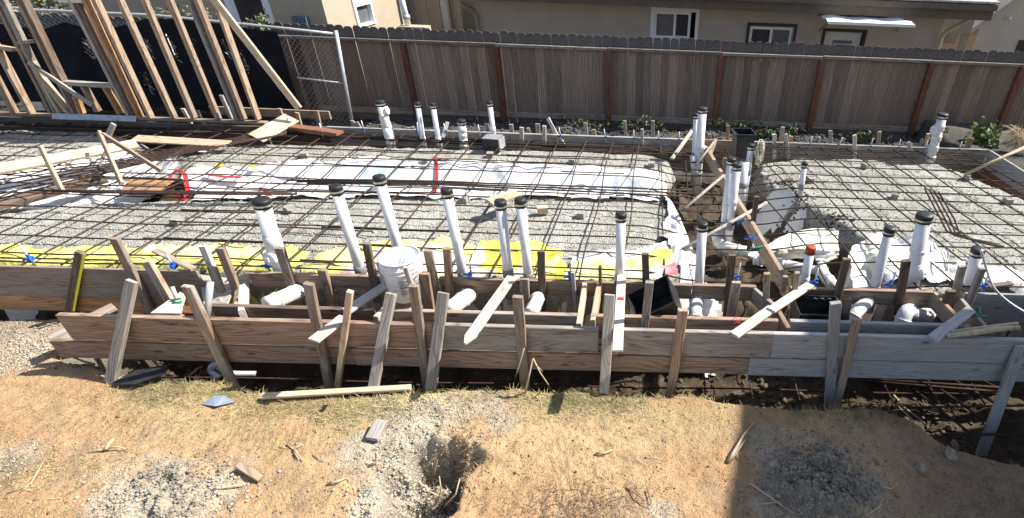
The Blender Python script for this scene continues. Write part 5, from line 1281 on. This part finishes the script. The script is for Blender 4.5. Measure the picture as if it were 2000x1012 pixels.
# red tape strips
def ribbon(pts, w, mat, label, z=.012, name='red_tape', cat='tape'):
    P = [Vector((p.x, p.y, gz(p.x, p.y) + .088)) for p in [G(*q, -.16) for q in pts]]; off = P[0].copy(); v = []; f = []
    for i, p in enumerate(P):
        d = (P[min(i + 1, len(P) - 1)] - P[max(i - 1, 0)]).normalized(); s = Vector((d.y, -d.x, 0)).normalized() * w / 2
        v += [p - s - off, p + s - off, p + s - off + Vector((0, 0, .004)), p - s - off + Vector((0, 0, .004))]
    for i in range(len(P) - 1):
        a = i * 4; f += [(a, a + 1, a + 5, a + 4), (a + 2, a + 3, a + 7, a + 6), (a + 1, a + 2, a + 6, a + 5), (a + 3, a, a + 4, a + 7)]
    return tag(link(name, mesh(name, v, f, mat), None, Matrix.Translation(off)), label, cat)
ribbon([(855, 322), (851, 340), (849, 360), (847, 378)], .036, M_REDT, 'upright red tape strip on the white plastic trench')
ribbon([(322, 352), (332, 338), (348, 336), (362, 342), (360, 360), (352, 380), (349, 392)], .042, M_REDT, 'bent red tape on the white plastic by the crossed sticks')
ribbon([(400, 341), (435, 342), (470, 342)], .05, M_REDT, 'flat red tape on the gravel strip')
ribbon([(498, 349), (512, 356), (522, 370), (532, 386)], .05, M_REDT, 'red tape slanting on the white plastic near the thick cleanout cap')
for px, py, lb in [(430, 327, 'yellow paper scrap on the far gravel beside the red tape'), (497, 330, 'yellow paper scrap on the far gravel farther from the red tape'), (256, 304, 'yellow scrap at the end of the slanting plank')]:
    p = G(px, py, -.13); scrap('paper_scrap', [p + Vector((-.04, -.03, .03)), p + Vector((.03, -.03, .03)), p + Vector((.05, .03, .035)), p + Vector((-.02, .03, .045))], .003, M_YELT, lb, 'paper scrap')

# ------------------------------------------------------------------ bucket, tub, pots
def bucket():
    c = Q(779, 499, 3.27); b = Q(793, 556, 3.27); ax = (c - b).normalized(); h = .36
    root = tag(empty('bucket', c - ax * h, Vector((0, 0, 1)).rotation_difference(ax).to_matrix()), 'white plastic bucket with printed label standing on the form boards', 'bucket')
    Geo().lathe([(.02, .012), (.115, .010), (.119, .0), (.124, .005), (.139, h - .08), (.142, h - .005), (.137, h - .006), (.119, .03), (.02, .028)], 32, False, False).build('body', M_BUCKET, root, None, True)
    g = Geo()
    for z in (h - .10, h - .065, h - .012): g.lathe([(.140, z), (.149, z + .003), (.149, z + .011), (.140, z + .014)], 32, False, False)
    g.build('rim', M_BUCKET, root, None, True)
    pts = [Vector((.152 * math.cos(t), .152 * math.sin(t) - .02, h - .075 - .13 * math.sin((t - math.pi) * 1.0))) for t in np.linspace(math.pi, 2 * math.pi, 16)]
    Geo().tube(pts, .003, 5).build('handle', M_STEEL, root, None, True)
    # printed label patch with unreadable lines
    v = []; f = []; n = 8
    for k in range(n + 1):
        t = -1.45 + 1.15 * k / n
        for z in (.07, .23): v.append(((.1275 + z * .05 + .0015) * math.cos(t), (.1275 + z * .05 + .0015) * math.sin(t), z))
    for k in range(n): f.append((2 * k, 2 * k + 2, 2 * k + 3, 2 * k + 1))
    lab = link('label', mesh('label', v, f, M_PAPER, True), root)
    g = Geo(); rr = random.Random(3)
    for z, hh in ((.205, .010), (.185, .006), (.172, .006), (.15, .014), (.125, .005), (.115, .005), (.105, .005), (.09, .008)):
        t = -1.38
        while t < -.42:
            dt = rr.uniform(.04, .16); te = min(t + dt, -.38); rad = .1275 + z * .05 + .0035
            g.add([(rad * math.cos(t), rad * math.sin(t), z), (rad * math.cos(te), rad * math.sin(te), z), (rad * math.cos(te), rad * math.sin(te), z + hh), (rad * math.cos(t), rad * math.sin(t), z + hh)], [(0, 1, 2, 3)]); t = te + .03
    g.build('print', M_INK, lab)
bucket()

def box_tub(name, W0, D0, W1, D1, h, t, root, mat, rim=True):
    """open box: bottom W1 x D1, top W0 x D0"""
    def ring(w, d, z): return [(-w / 2, -d / 2, z), (w / 2, -d / 2, z), (w / 2, d / 2, z), (-w / 2, d / 2, z)]
    v = ring(W1, D1, 0) + ring(W0, D0, h) + ring(W0 - 2 * t, D0 - 2 * t, h) + ring(W1 - 2 * t, D1 - 2 * t, t)
    f = [(3, 2, 1, 0), (12, 13, 14, 15)]
    for a, b in ((0, 4), (4, 8), (8, 12)):
        for k in range(4): f.append((a + k, a + (k + 1) % 4, b + (k + 1) % 4, b + k))
    Geo().add(v, f).build(name, mat, root)
def tub():
    c = Q(1266, 585, 3.22)
    zx = Vector((-.50, -.30, .78)).normalized(); x = Vector((.80, .0, .56)); x = (x - zx * x.dot(zx)).normalized(); y = zx.cross(x)
    rot = Matrix(((x.x, y.x, zx.x), (x.y, y.y, zx.y), (x.z, y.z, zx.z)))
    h = .22; base = c - zx * h + Vector((-.03, 0, .03))
    root = tag(empty('tub', base + Vector((.04, .0, -.02)), rot), 'tilted black plastic tub lodged between the form rows', 'tub')
    box_tub('shell', .37, .27, .33, .24, h, .006, root, M_BLACKP)
    g = Geo()
    for s in (-1, 1):
        g.box((-.192, s * .136 - .006, h - .012), (.192, s * .136 + .006, h + .003)); g.box((s * .186 - .006, -.130, h - .012), (s * .186 + .006, .130, h + .003))
    g.build('rim', M_BLACKP, root)
    g = Geo()
    for k in (-.09, 0, .09): g.box((k - .006, -.130, .02), (k + .006, -.122, h - .02))
    g.build('rib', M_BLACKP, root)
tub()
def crate():
    c = G(1592, 618, -.12)
    root = tag(empty('crate', Vector((c.x, 3.27, -.16))), 'black ribbed plastic crate sunk between the forms in the shade', 'crate')
    box_tub('shell', .36, .26, .33, .23, .16, .008, root, M_BLACKP)
    g = Geo()
    for k in range(9):
        g.tube([Vector((-.15 + k * .0375, -.118, .02)), Vector((-.15 + k * .0375, -.133, .15))], .005, 5); g.tube([Vector((-.15 + k * .0375, .113, .02)), Vector((-.15 + k * .0375, .122, .15))], .006, 5)
    g.build('rib', M_BLACKP, root)['kind'] = 'stuff'
    g = Geo()
    for k in range(6):
        t = [Vector((-.15 + .06 * k + .03 * (1 + math.cos(a)), .112, .115 + .03 * math.sin(a))) for a in np.linspace(math.pi, 0, 8)]; g.tube(t, .005, 5)
    g.build('scallop', M_BLACKP, root)['kind'] = 'stuff'
crate()
def pot(p, w0, w1, h, label, name='nursery_pot', rot=0.0, cat='pot'):
    root = tag(empty(name, p, Matrix.Rotation(rot, 3, 'Z')), label, cat)
    box_tub('shell', w0, w0, w1, w1, h, .005, root, M_BLACKP)
    g = Geo(); e = w0 / 2 + .006
    for s in (-1, 1): g.box((-e, s * e - .006, h - .03), (e, s * e + .004, h)); g.box((s * e - .006, -e + .006, h - .03), (s * e + .004, e - .006, h))
    g.build('rim', M_BLACKP, root)
p = Q(1447, 302, 6.2); pot(p, .24, .18, .30, 'black square pot standing beside the white rope', rot=.12)
p = Q(965, 290, 6.75)
root = tag(empty('junction_box', p, Matrix.Rotation(-.12, 3, 'Z')), 'black ribbed box at the foot of a thin far pipe', 'box')
box_tub('shell', .22, .20, .22, .20, .16, .008, root, M_BLACKP); g = Geo()
for k in range(5): g.box((.112, -.10, .015 + k * .03), (.128, .10, .032 + k * .03))
g.build('rib', M_GALV, root)
Geo().box((-.112, -.102, .161), (.112, .102, .168)).build('lid', M_COUP, root)
# white rope bundle hanging at the slim pipe
g = Geo(); c = Q(1484, 300, 5.85)
for k in range(12):
    ph = random.uniform(0, 6); w = random.uniform(.008, .05); hh = random.uniform(.08, .17)
    g.tube([Vector((w * math.cos(t) + .01 * math.sin(3 * t + ph), .05 * math.sin(t * 2 + ph), hh * math.sin(t))) for t in np.linspace(0, 2 * math.pi, 15)], .006, 5)
tag(g.build('rope_coil', M_CORD, None, Matrix.Translation(c), True), 'coil of white cord hanging beside the slim pipe', 'rope')

# ------------------------------------------------------------------ loose things on the dirt
tag(plank('board', G(512, 774, -.44), G(802, 757, -.44), (0, -.3, 1), .042, .03, M_FRESH), 'long narrow board lying along the crest of the dirt', 'board')
def on_dirt(px, py, dz=0.0):
    p = G(px, py, -.47)
    for _ in range(3): p = G(px, py, gz(p.x, p.y) + dz)
    return p
a, b = on_dirt(726, 858, .03), on_dirt(746, 822, .05); tag(plank('wood_scrap', a, b, (0, -.35, 1), .085, .035, M_GREY), 'short grey wood offcut on the pale gravel', 'wood scrap')
a, b = on_dirt(464, 908, .05), on_dirt(510, 936, .015); tag(plank('wood_scrap', a, b, (.3, -.2, 1), .04, .018, M_STAKE), 'brown wood sliver beside the pale rubble', 'wood scrap')
p = on_dirt(425, 786, .01)
scrap('metal_scrap', [p + Vector((-.10, -.02, .0)), p + Vector((.02, -.045, .012)), p + Vector((.13, .0, .01)), p + Vector((.03, .035, .035)), p + Vector((-.04, .03, .03))], .006, M_BLUESCRAP, 'crumpled blue grey scrap on the dry grass', 'scrap')
p = on_dirt(270, 742, .03)
scrap('black_sheet', [p + Vector((-.17, -.05, .0)), p + Vector((.04, -.06, .02)), p + Vector((.2, .02, .05)), p + Vector((.16, .10, .06)), p + Vector((-.05, .08, .03))], .006, M_DEBRIS, 'torn black sheet at the foot of the weathered kicker', 'sheet')
p = on_dirt(632, 800, .0)
scrap('black_sheet', [p + Vector((-.03, -.02, .0)), p + Vector((.02, -.03, .02)), p + Vector((.03, .02, .03)), p + Vector((-.02, .03, .01))], .004, M_DEBRIS, 'small black scrap below the long narrow board', 'scrap')
def twig(name, paths, mat, label, cat='twig'):
    off = Vector(paths[0][0][0]); g = Geo()
    for pts, r in paths: g.tube([Vector(p) - off for p in pts], [r * (1 - .6 * i / (len(pts) - 1)) for i in range(len(pts))], 6)
    return tag(g.build(name, mat, None, Matrix.Translation(off), True), label, cat)
D = on_dirt
twig('twig', [([D(207, 878, .02), D(212, 868, .03), D(222, 857, .05)], .016), ([D(207, 878, .02), D(190, 880, .01), D(172, 884, .01)], .006), ([D(210, 876, .02), D(230, 872, .03), D(246, 877, .01)], .006)], M_STICK, 'pale forked root chip on bare dirt')
twig('twig', [([D(560, 868, .01), D(577, 880, .02), D(592, 900, .01)], .006), ([D(572, 880, .02), D(590, 866, .03)], .006), ([D(575, 884, .02), D(584, 898, .01)], .004), ([D(545, 872, .01), D(562, 875, .01)], .003)], M_STICK, 'spray of dry twigs on the dirt below the long board')
twig('palm_stick', [([D(1422, 902, .01), D(1435, 880, .03), D(1452, 850, .02), D(1473, 824, .01)], .014), ([D(1428, 898, .01), D(1446, 872, .03), D(1456, 858, .02)], .010), ([D(1436, 880, .02), D(1443, 898, .01)], .008)], M_STICK, 'pale split palm stalk at the edge of the shade', 'stalk')
twig('twig', [([D(1164, 886, .01), D(1180, 885, .02), D(1197, 878, .02)], .009)], M_STICK, 'small curved pale twig on open dirt')
twig('twig', [([D(720, 912, .0), D(737, 900, .04), D(745, 884, .06)], .011), ([D(715, 908, .0), D(730, 902, .02)], .009), ([D(755, 880, .04), D(770, 888, .05), D(785, 893, .02)], .007)], M_STICK, 'two pale roots at the lip of the hole')
twig('twig', [([D(640, 945, .01), D(660, 940, .02), D(680, 933, .01)], .008)], M_STICK, 'short pale stick left of the hole on open dirt')
twig('twig', [([D(1026, 768, .0), Q(1033, 735, 2.7), Q(1041, 700, 2.75)], .010), ([Q(1041, 700, 2.75), Q(1055, 728, 2.72), Q(1070, 750, 2.68), D(1075, 762, .0)], .006), ([Q(1046, 712, 2.74), Q(1060, 726, 2.70)], .004)], M_STICK, 'pair of bare twigs propped in an inverted vee')
twig('twig', [([D(1003, 752, .0), Q(1012, 720, 2.75), Q(1024, 680, 2.80)], .008)], M_STICK, 'single bare twig leaning on the outer stake')
twig('twig', [([D(340, 715, .0), D(300, 705, .02), D(275, 690, .04)], .007)], M_TWIGD, 'thin dark twig under the weathered kicker')
twig('twig', [([D(185, 712, .03), D(160, 705, .05), D(110, 683, .03), D(100, 690, .0)], .010), ([D(112, 690, .02), D(130, 720, .0)], .005)], M_TWIGD, 'curved dark root at the free end of the brown boards')
twig('twig', [([D(368, 736, .0), D(386, 720, .06), D(396, 716, .07)], .012)], M_STICK, 'stub of pale root by the looped conduit')
twig('twig', [([D(820, 1008, .0), D(850, 985, .12), D(875, 955, .22)], .010), ([D(850, 985, .12), D(862, 960, .2), D(858, 930, .22)], .007), ([D(868, 990, .06), D(890, 965, .16), D(898, 935, .2)], .007), ([D(838, 960, .1), D(864, 972, .18)], .006)], M_STICK, 'tangle of pale roots standing in the hole', 'roots')
twig('twig', [([D(784, 925, .05), D(820, 895, .12), D(858, 868, .06)], .007), ([D(848, 925, .05), D(855, 895, .1), D(860, 870, .06)], .006), ([D(875, 890, .02), D(890, 880, .02)], .006)], M_TWIGD, 'dark dead stems across the hole', 'stems')
twig('twig', [([D(1465, 945, .01), D(1500, 968, .03), D(1545, 1000, .01)], .006), ([D(1490, 985, .01), D(1520, 980, .03)], .006)], M_STICK, 'long straw stalk in the shade')
twig('twig', [([D(1720, 950, .01), D(1740, 955, .03), D(1755, 945, .02)], .005), ([D(1690, 1008, .0), D(1718, 990, .04), D(1725, 970, .03)], .006)], M_STICK, 'curled dry stems in the shade below the roots', 'stems')
twig('twig', [([D(1742, 768, .02), D(1765, 795, .08), D(1800, 822, .05), D(1812, 840, .0)], .011), ([D(1745, 772, .02), D(1752, 760, .08)], .010), ([D(1750, 790, .02), D(1780, 818, .05), D(1792, 835, .0)], .006)], M_STICK, 'frayed pale root bundle at the lip of the rebar pit', 'roots')
twig('twig', [([D(1222, 952, .0), D(1250, 970, .03), D(1275, 990, .02)], .005), ([D(1265, 955, .02), D(1272, 985, .01)], .005)], M_TWIGD, 'dark forked twig near the bottom of the open dirt')
twig('twig', [([D(15, 965, .0), D(60, 945, .02), D(88, 895, .01)], .006), ([D(42, 958, .02), D(55, 950, .03)], .004)], M_STICK, 'long dry stalk at the near corner of the dirt')
twig('twig', [([D(415, 958, .0), D(440, 952, .02), D(482, 944, .02)], .007)], M_STICK, 'pale stick lying on the rubble')
twig('twig', [([D(610, 890, 0), D(622, 896, .01), D(636, 905, .0)], .004)], M_TWIGD, 'thin dark twig below the dry spray')

def ico():
    t = (1 + 5 ** .5) / 2
    v = np.array([(-1, t, 0), (1, t, 0), (-1, -t, 0), (1, -t, 0), (0, -1, t), (0, 1, t), (0, -1, -t), (0, 1, -t), (t, 0, -1), (t, 0, 1), (-t, 0, -1), (-t, 0, 1)]) / math.sqrt(1 + t * t)
    f = np.array([(0, 11, 5), (0, 5, 1), (0, 1, 7), (0, 7, 10), (0, 10, 11), (1, 5, 9), (5, 11, 4), (11, 10, 2), (10, 7, 6), (7, 1, 8), (3, 9, 4), (3, 4, 2), (3, 2, 6), (3, 6, 8), (3, 8, 9), (4, 9, 5), (2, 4, 11), (6, 2, 10), (8, 6, 7), (9, 8, 1)])
    return v, f
def tri_mesh(name, V, Fc, mat, label, cat, smooth=False):
    me = bpy.data.meshes.new(name); me.vertices.add(len(V)); me.vertices.foreach_set('co', V.ravel().astype(np.float32))
    k = Fc.shape[1]; me.loops.add(Fc.size); me.loops.foreach_set('vertex_index', Fc.ravel().astype(np.int32))
    me.polygons.add(len(Fc)); me.polygons.foreach_set('loop_start', np.arange(0, Fc.size, k, dtype=np.int32))
    me.update(calc_edges=True); me.materials.append(mat)
    return tag(link(name, me), label, cat, kind='stuff')
def stones(name, xy, size, mat, label, sink=.25):
    v0, f0 = ico(); n = len(xy); z = gfield(xy[:, 0], xy[:, 1])[0]
    s = size[:, None] * RNG.uniform(.6, 1.25, (n, 3)); s[:, 2] *= .75
    th = RNG.uniform(0, 6.28, n); jit = 1 + RNG.uniform(-.22, .22, (n, 12, 1))
    P = v0[None] * jit * s[:, None, :]
    x = P[..., 0] * np.cos(th)[:, None] - P[..., 1] * np.sin(th)[:, None]; y = P[..., 0] * np.sin(th)[:, None] + P[..., 1] * np.cos(th)[:, None]
    V = np.stack([x + xy[:, :1], y + xy[:, 1:], P[..., 2] + (z + size * (.6 - sink))[:, None]], -1).reshape(-1, 3)
    Fc = (f0[None] + 12 * np.arange(n)[:, None, None]).reshape(-1, 3)
    return tri_mesh(name, V, Fc, mat, label, 'gravel')
def around(px, py, sx, sy, n, z=-.47):
    c = G(px, py, z); return np.stack([RNG.normal(c.x, sx, n), RNG.normal(c.y, sy, n)], 1)
def sizes(n, a, b): return a + (b - a) * RNG.random(n) ** 3
def keep_front(xy):
    f = gfield(xy[:, 0], xy[:, 1])[2]; return xy[f > .5]
for args, a, b, mat, lb in [((330, 955, .20, .10, 2600), .003, .012, M_STONE, 'pale broken concrete rubble heap on the near dirt'), ((1600, 935, .18, .13, 2600), .003, .016, M_STONEB, 'blue grey pebble heap in the shade'), ((800, 930, .15, .18, 2600), .003, .014, M_STONE, 'pebbles lining the hole'), ((860, 785, .28, .09, 1300), .002, .008, M_STONE, 'pale crumbs spilled along the crest'), ((30, 675, .30, .14, 1300), .003, .013, M_STONE, 'pale gravel by the free end of the brown boards'), ((10, 895, .16, .1, 260), .002, .009, M_STONE, 'pale crumbs at the near edge of the dirt')]:
    xy = around(*args); xy = keep_front(xy); stones('rubble', xy, sizes(len(xy), a, b), mat, lb)
xy = np.concatenate([np.stack([HOLE.x + RNG.normal(0, .33, 420), HOLE.y + RNG.normal(0, .2, 420)], 1), np.stack([RNG.uniform(-4.2, 2.6, 500), RNG.uniform(1.5, 2.8, 500)], 1)]); xy = keep_front(xy)
stones('clods', xy, np.concatenate([sizes(len(xy), .003, .012)]), plain('soil_clod', (.44, .29, .165), .95, .1, .3, 1.4, .5, .01), 'crumbled soil clods round the hole and over the dirt')
xy = np.stack([RNG.uniform(-4.6, 3.0, 1800), RNG.uniform(1.5, 2.9, 1800)], 1); xy = keep_front(xy); stones('pebbles', xy, sizes(len(xy), .002, .010), M_TWIGD, 'loose clods and pebbles scattered over the dirt')
xy = np.concatenate([around(1545, 375, .10, .3, 500, -.14), around(1620, 430, .12, .12, 300, -.14)]); stones('crumbs', xy, sizes(len(xy), .004, .022), plain('stone_soil_dark', (.10, .09, .075), .95, .1, .3, 1.4, .4, .01), 'dark soil crumbs spilled on the right hand pad')
xy = np.stack([RNG.uniform(-9.2, 4.9, 26000), RNG.uniform(3.7, 7.05, 26000)], 1); pw = gfield(xy[:, 0], xy[:, 1])[1]; xy = xy[pw > .93]; stones('gravel', xy, sizes(len(xy), .003, .013), M_STONE, 'loose pale gravel grains over the pads')
xy = np.stack([RNG.uniform(-4.4, 3.3, 2600), RNG.uniform(2.85, 3.7, 2600)], 1); stones('rubble', xy, sizes(len(xy), .006, .035), plain('stone_soil', (.115, .09, .063), .95, .1, .3, 1.4, .4, .01), 'soil lumps on the floor of the front trench')
xy = np.stack([RNG.uniform(-5.0, 4.9, 5200), RNG.uniform(8.0, 9.2, 5200)], 1); stones('rubble', xy, sizes(len(xy), .010, .038), plain('stone_dark', (.105, .105, .11), .95, .1, .35, 1.4, .4, .01), 'dark gravel banked along the foot of the wooden fence')
for px, py, s, lb in [(1864, 868, .05, 'knobbly pale stone at the top of the pair near the rebar pit'), (1856, 888, .065, 'long pale stone below the knobbly one near the rebar pit'), (1798, 914, .05, 'pale flinty stone alone in the shaded dirt'), (1842, 843, .025, 'small pale stone at the lip of the rebar pit'), (316, 914, .022, 'white concrete chip at the edge of the rubble heap')]:
    v0, f0 = ico(); p = on_dirt(px, py, s * .2)
    mids = {}; v0 = v0.tolist(); f1 = []
    def mid(a, b):
        k = (min(a, b), max(a, b))
        if k not in mids: mids[k] = len(v0); m_ = (np.array(v0[a]) + np.array(v0[b])) / 2; v0.append((m_ / np.linalg.norm(m_)).tolist())
        return mids[k]
    for a, b, c in f0: x_, y_, z_ = mid(a, b), mid(b, c), mid(c, a); f1 += [(a, x_, z_), (x_, b, y_), (z_, y_, c), (x_, y_, z_)]
    v = np.array(v0) * (1 + RNG.uniform(-.28, .22, (len(v0), 1))) * np.array([s * .6, s * .9, s * .7])
    o = link('stone', mesh('stone', v.tolist(), f1, M_STONED), None, Matrix.Translation(p) @ Matrix.Rotation(.5, 4, 'Y')); tag(o, lb, 'stone')

# ------------------------------------------------------------------ grass, weeds, shrubs
def blades(name, xy, L, w, mat, label, lean=.9, cat='grass'):
    n = len(xy); z = gfield(xy[:, 0], xy[:, 1])[0]; th = RNG.uniform(0, 6.28, n); el = RNG.random(n) ** 1.6 * (1.4 - lean * .9) + .05
    d = np.stack([np.cos(th) * np.cos(el), np.sin(th) * np.cos(el), np.sin(el)], 1) * L[:, None]
    s = np.stack([-np.sin(th), np.cos(th), RNG.uniform(-.3, .3, n)], 1) * (w * RNG.uniform(.6, 1.3, n))[:, None]
    b = np.stack([xy[:, 0], xy[:, 1], z + .002], 1); m = b + d * .55 + np.array([0, 0, 1]) * (L * .06)[:, None]
    V = np.stack([b - s, b + s, m + s * .7, m - s * .7, b + d], 1).reshape(-1, 3)
    k = 5 * np.arange(n)[:, None]
    Q4 = np.concatenate([k, k + 1, k + 2], 1); Q5 = np.concatenate([k, k + 2, k + 3], 1); T = np.concatenate([k + 3, k + 2, k + 4], 1)
    return tri_mesh(name, V, np.concatenate([Q4, Q5, T]), mat, label, cat)
def crest_band(n, x0, x1, back, seed):
    x = RNG.uniform(x0, x1, n); cy = np.interp(x, CREST[:, 0], CREST[:, 1]); y = cy - np.abs(RNG.normal(0, back, n)) + .02
    keep = fbm(x * 3, y * 5, 3, seed) > -.12 + RNG.uniform(-.2, .2, n); return np.stack([x, y], 1)[keep]
xy = crest_band(7000, -3.9, 1.6, .16, 300); blades('dry_grass', xy, RNG.uniform(.02, .085, len(xy)), .0016, M_STRAW, 'straw coloured dry grass along the crest of the dirt', .8)
xy = np.concatenate([crest_band(4200, -3.6, -1.6, .2, 301), crest_band(2600, -.7, .1, .12, 302), around(640, 790, .35, .07, 1400), around(1090, 772, .2, .06, 900), around(50, 910, .25, .08, 600)]); xy = keep_front(xy); blades('grass', xy, RNG.uniform(.015, .05, len(xy)), .0017, M_GRASS, 'thin dull green grass patches near the crest', .9)
xy = np.stack([RNG.uniform(-4.4, 2.6, 6500), RNG.uniform(1.5, 2.85, 6500)], 1); xy = keep_front(xy); xy = xy[fbm(xy[:, 0] * 2, xy[:, 1] * 2, 3, 303) > -.1]; blades('straw_litter', xy, RNG.uniform(.012, .06, len(xy)), .0013, M_STRAW, 'straw litter scattered on the dirt', 1.35)
xy = np.stack([RNG.uniform(-4.4, 2.6, 4200), RNG.uniform(1.5, 2.85, 4200)], 1); xy = keep_front(xy); blades('dead_stems', xy, RNG.uniform(.01, .045, len(xy)), .0013, M_TWIGD, 'dark fragments of dead stems on the dirt', 1.35)
xy = np.concatenate([around(1130, 985, .2, .08, 700), around(880, 890, .12, .1, 700), around(1980, 980, .25, .2, 700), around(1700, 800, .25, .06, 500)]); xy = keep_front(xy); blades('weeds', xy, RNG.uniform(.02, .08, len(xy)), .0018, M_TWIGD, 'brittle dead weeds round the hole and in the shade', .9)

def leafy(name, c, rx, ry, rz, n, leaf, mat, label, cat='weed', stems=6, clumps=7):
    root = tag(empty(name, c), label, cat)
    cc = RNG.normal(0, .5, (clumps, 3)); cc[:, 2] = np.abs(cc[:, 2]) + .1
    which = RNG.integers(0, clumps, n)
    p = (cc[which] + RNG.normal(0, .28, (n, 3))) * np.array([rx, ry, rz]); p[:, 2] = np.abs(p[:, 2])
    a = RNG.normal(0, 1, (n, 3)); a /= np.linalg.norm(a, axis=1)[:, None]; b = np.cross(a, RNG.normal(0, 1, (n, 3))); b /= np.linalg.norm(b, axis=1)[:, None]
    s = leaf * RNG.uniform(.5, 1.3, n)[:, None]
    V = np.stack([p - a * s, p + b * s * .45, p + a * s, p - b * s * .45], 1).reshape(-1, 3)
    k = 4 * np.arange(n)[:, None]; Fc = np.concatenate([np.concatenate([k, k + 1, k + 2], 1), np.concatenate([k, k + 2, k + 3], 1)])
    me = mesh('foliage', V.tolist(), Fc.tolist(), mat); o = link('foliage', me, root); o['kind'] = 'stuff'
    g = Geo()
    for i in range(stems):
        e = Vector(cc[i % clumps]) ; e = Vector((e.x * rx, e.y * ry, e.z * rz + rz * .3)); g.tube([Vector((random.uniform(-.1, .1) * rx, 0, -.12)), e * .5 + Vector((random.uniform(-.03, .03), 0, 0)), e], [.007, .005, .002], 5)
    g.build('stem', M_TWIGD, root); return root
leafy('shrub', Vector((Q(60, 40, 9.6).x, 9.7, .75)), .7, .25, .8, 900, .05, M_LEAFG, 'grey green creeper over the chain link fence in the upper corner', 'shrub', 10, 14)
leafy('shrub', Vector((Q(510, 45, 9.0).x, 9.0, .92)), .22, .10, .16, 210, .04, M_LEAFG, 'pale leafy shrub top poking over the black screen below the window', 'shrub', 6, 8)
leafy('shrub', Vector((Q(340, 20, 9.0).x, 9.05, 1.05)), .55, .08, .12, 130, .03, M_LEAFG, 'sparse dry vine along the chain link rail', 'vine', 6, 9)
for px, w, h, n, m, lb in [(1120, .3, .10, 260, M_LEAF, 'low weeds at the fence foot past the thin pipe'), (1255, .35, .14, 420, M_LEAF, 'dark weeds at the fence foot before the tall pipe pair'), (1455, .55, .14, 700, M_LEAF, 'dark green weeds at the fence foot behind the black pot'), (1540, .25, .12, 260, M_LEAF, 'low weeds at the fence foot beside the white rope'), (1690, .35, .14, 360, M_LEAF, 'weeds at the fence foot before a red brown post'), (1830, .3, .22, 420, M_LEAF, 'dark weeds behind the wrapped pipe alone at the far end')]:
    c = Q(px, 258, 8.75); leafy('weed_clump', Vector((c.x, 8.8, -.42)), w, .2, h * .85, int(n * .6), .035, m, lb)
c = Q(1912, 290, 8.2); leafy('weed_plant', Vector((c.x, 8.2, -.40)), .17, .14, .42, 420, .06, M_LEAFB, 'upright bright green weed in the far corner', 'weed', 8, 9)
c = Q(1985, 300, 7.6); 
g = Geo()
for k in range(90):
    t = random.uniform(0, 6.28); l = random.uniform(.15, .5); g.tube([Vector((random.uniform(-.35, .35), random.uniform(-.15, .15), 0)), Vector((l * .6 * math.cos(t), .3 * l * math.sin(t), l * .7)), Vector((l * 1.1 * math.cos(t), .4 * l * math.sin(t), l * random.uniform(.3, .9)))], [.006, .005, .003], 4)
tag(g.build('dry_brush', M_STICK, None, Matrix.Translation((c.x + .1, 7.7, -.15))), 'heap of dry brush behind the side form', 'brush')
def tree(x, y, h, label):
    root = tag(empty('tree', (x, y, GB)), label, 'tree')
    g = Geo().tube([Vector((0, 0, 0)), Vector((.1, 0, h * .3)), Vector((.0, .1, h * .6))], [.16, .12, .07], 8)
    for k in range(7):
        t = k * .9; g.tube([Vector((.05, 0, h * (.3 + .04 * k))), Vector((math.cos(t) * .8, math.sin(t) * .8, h * (.55 + .04 * k)))], [.06, .02], 6)
    g.build('trunk', M_TWIGD, root, None, True)
    n = 2600; cl = RNG.normal(0, .55, (16, 3)) * np.array([1.5, 1.5, 1.1]) + np.array([0, 0, h * .75])
    p = cl[RNG.integers(0, 16, n)] + RNG.normal(0, .33, (n, 3)); a = RNG.normal(0, 1, (n, 3)); a /= np.linalg.norm(a, axis=1)[:, None]; b = np.cross(a, RNG.normal(0, 1, (n, 3))); s = .09
    V = np.stack([p - a * s, p + b * s * .4, p + a * s, p - b * s * .4], 1).reshape(-1, 3); k = 4 * np.arange(n)[:, None]
    o = link('crown', mesh('crown', V.tolist(), np.concatenate([k, k + 1, k + 2, k + 3], 1).tolist(), M_LEAF), root); o['kind'] = 'stuff'
q = Q(1904, 14, 24); tree(q.x, 24, 5.2, 'dark green tree crown showing between the two roofs')
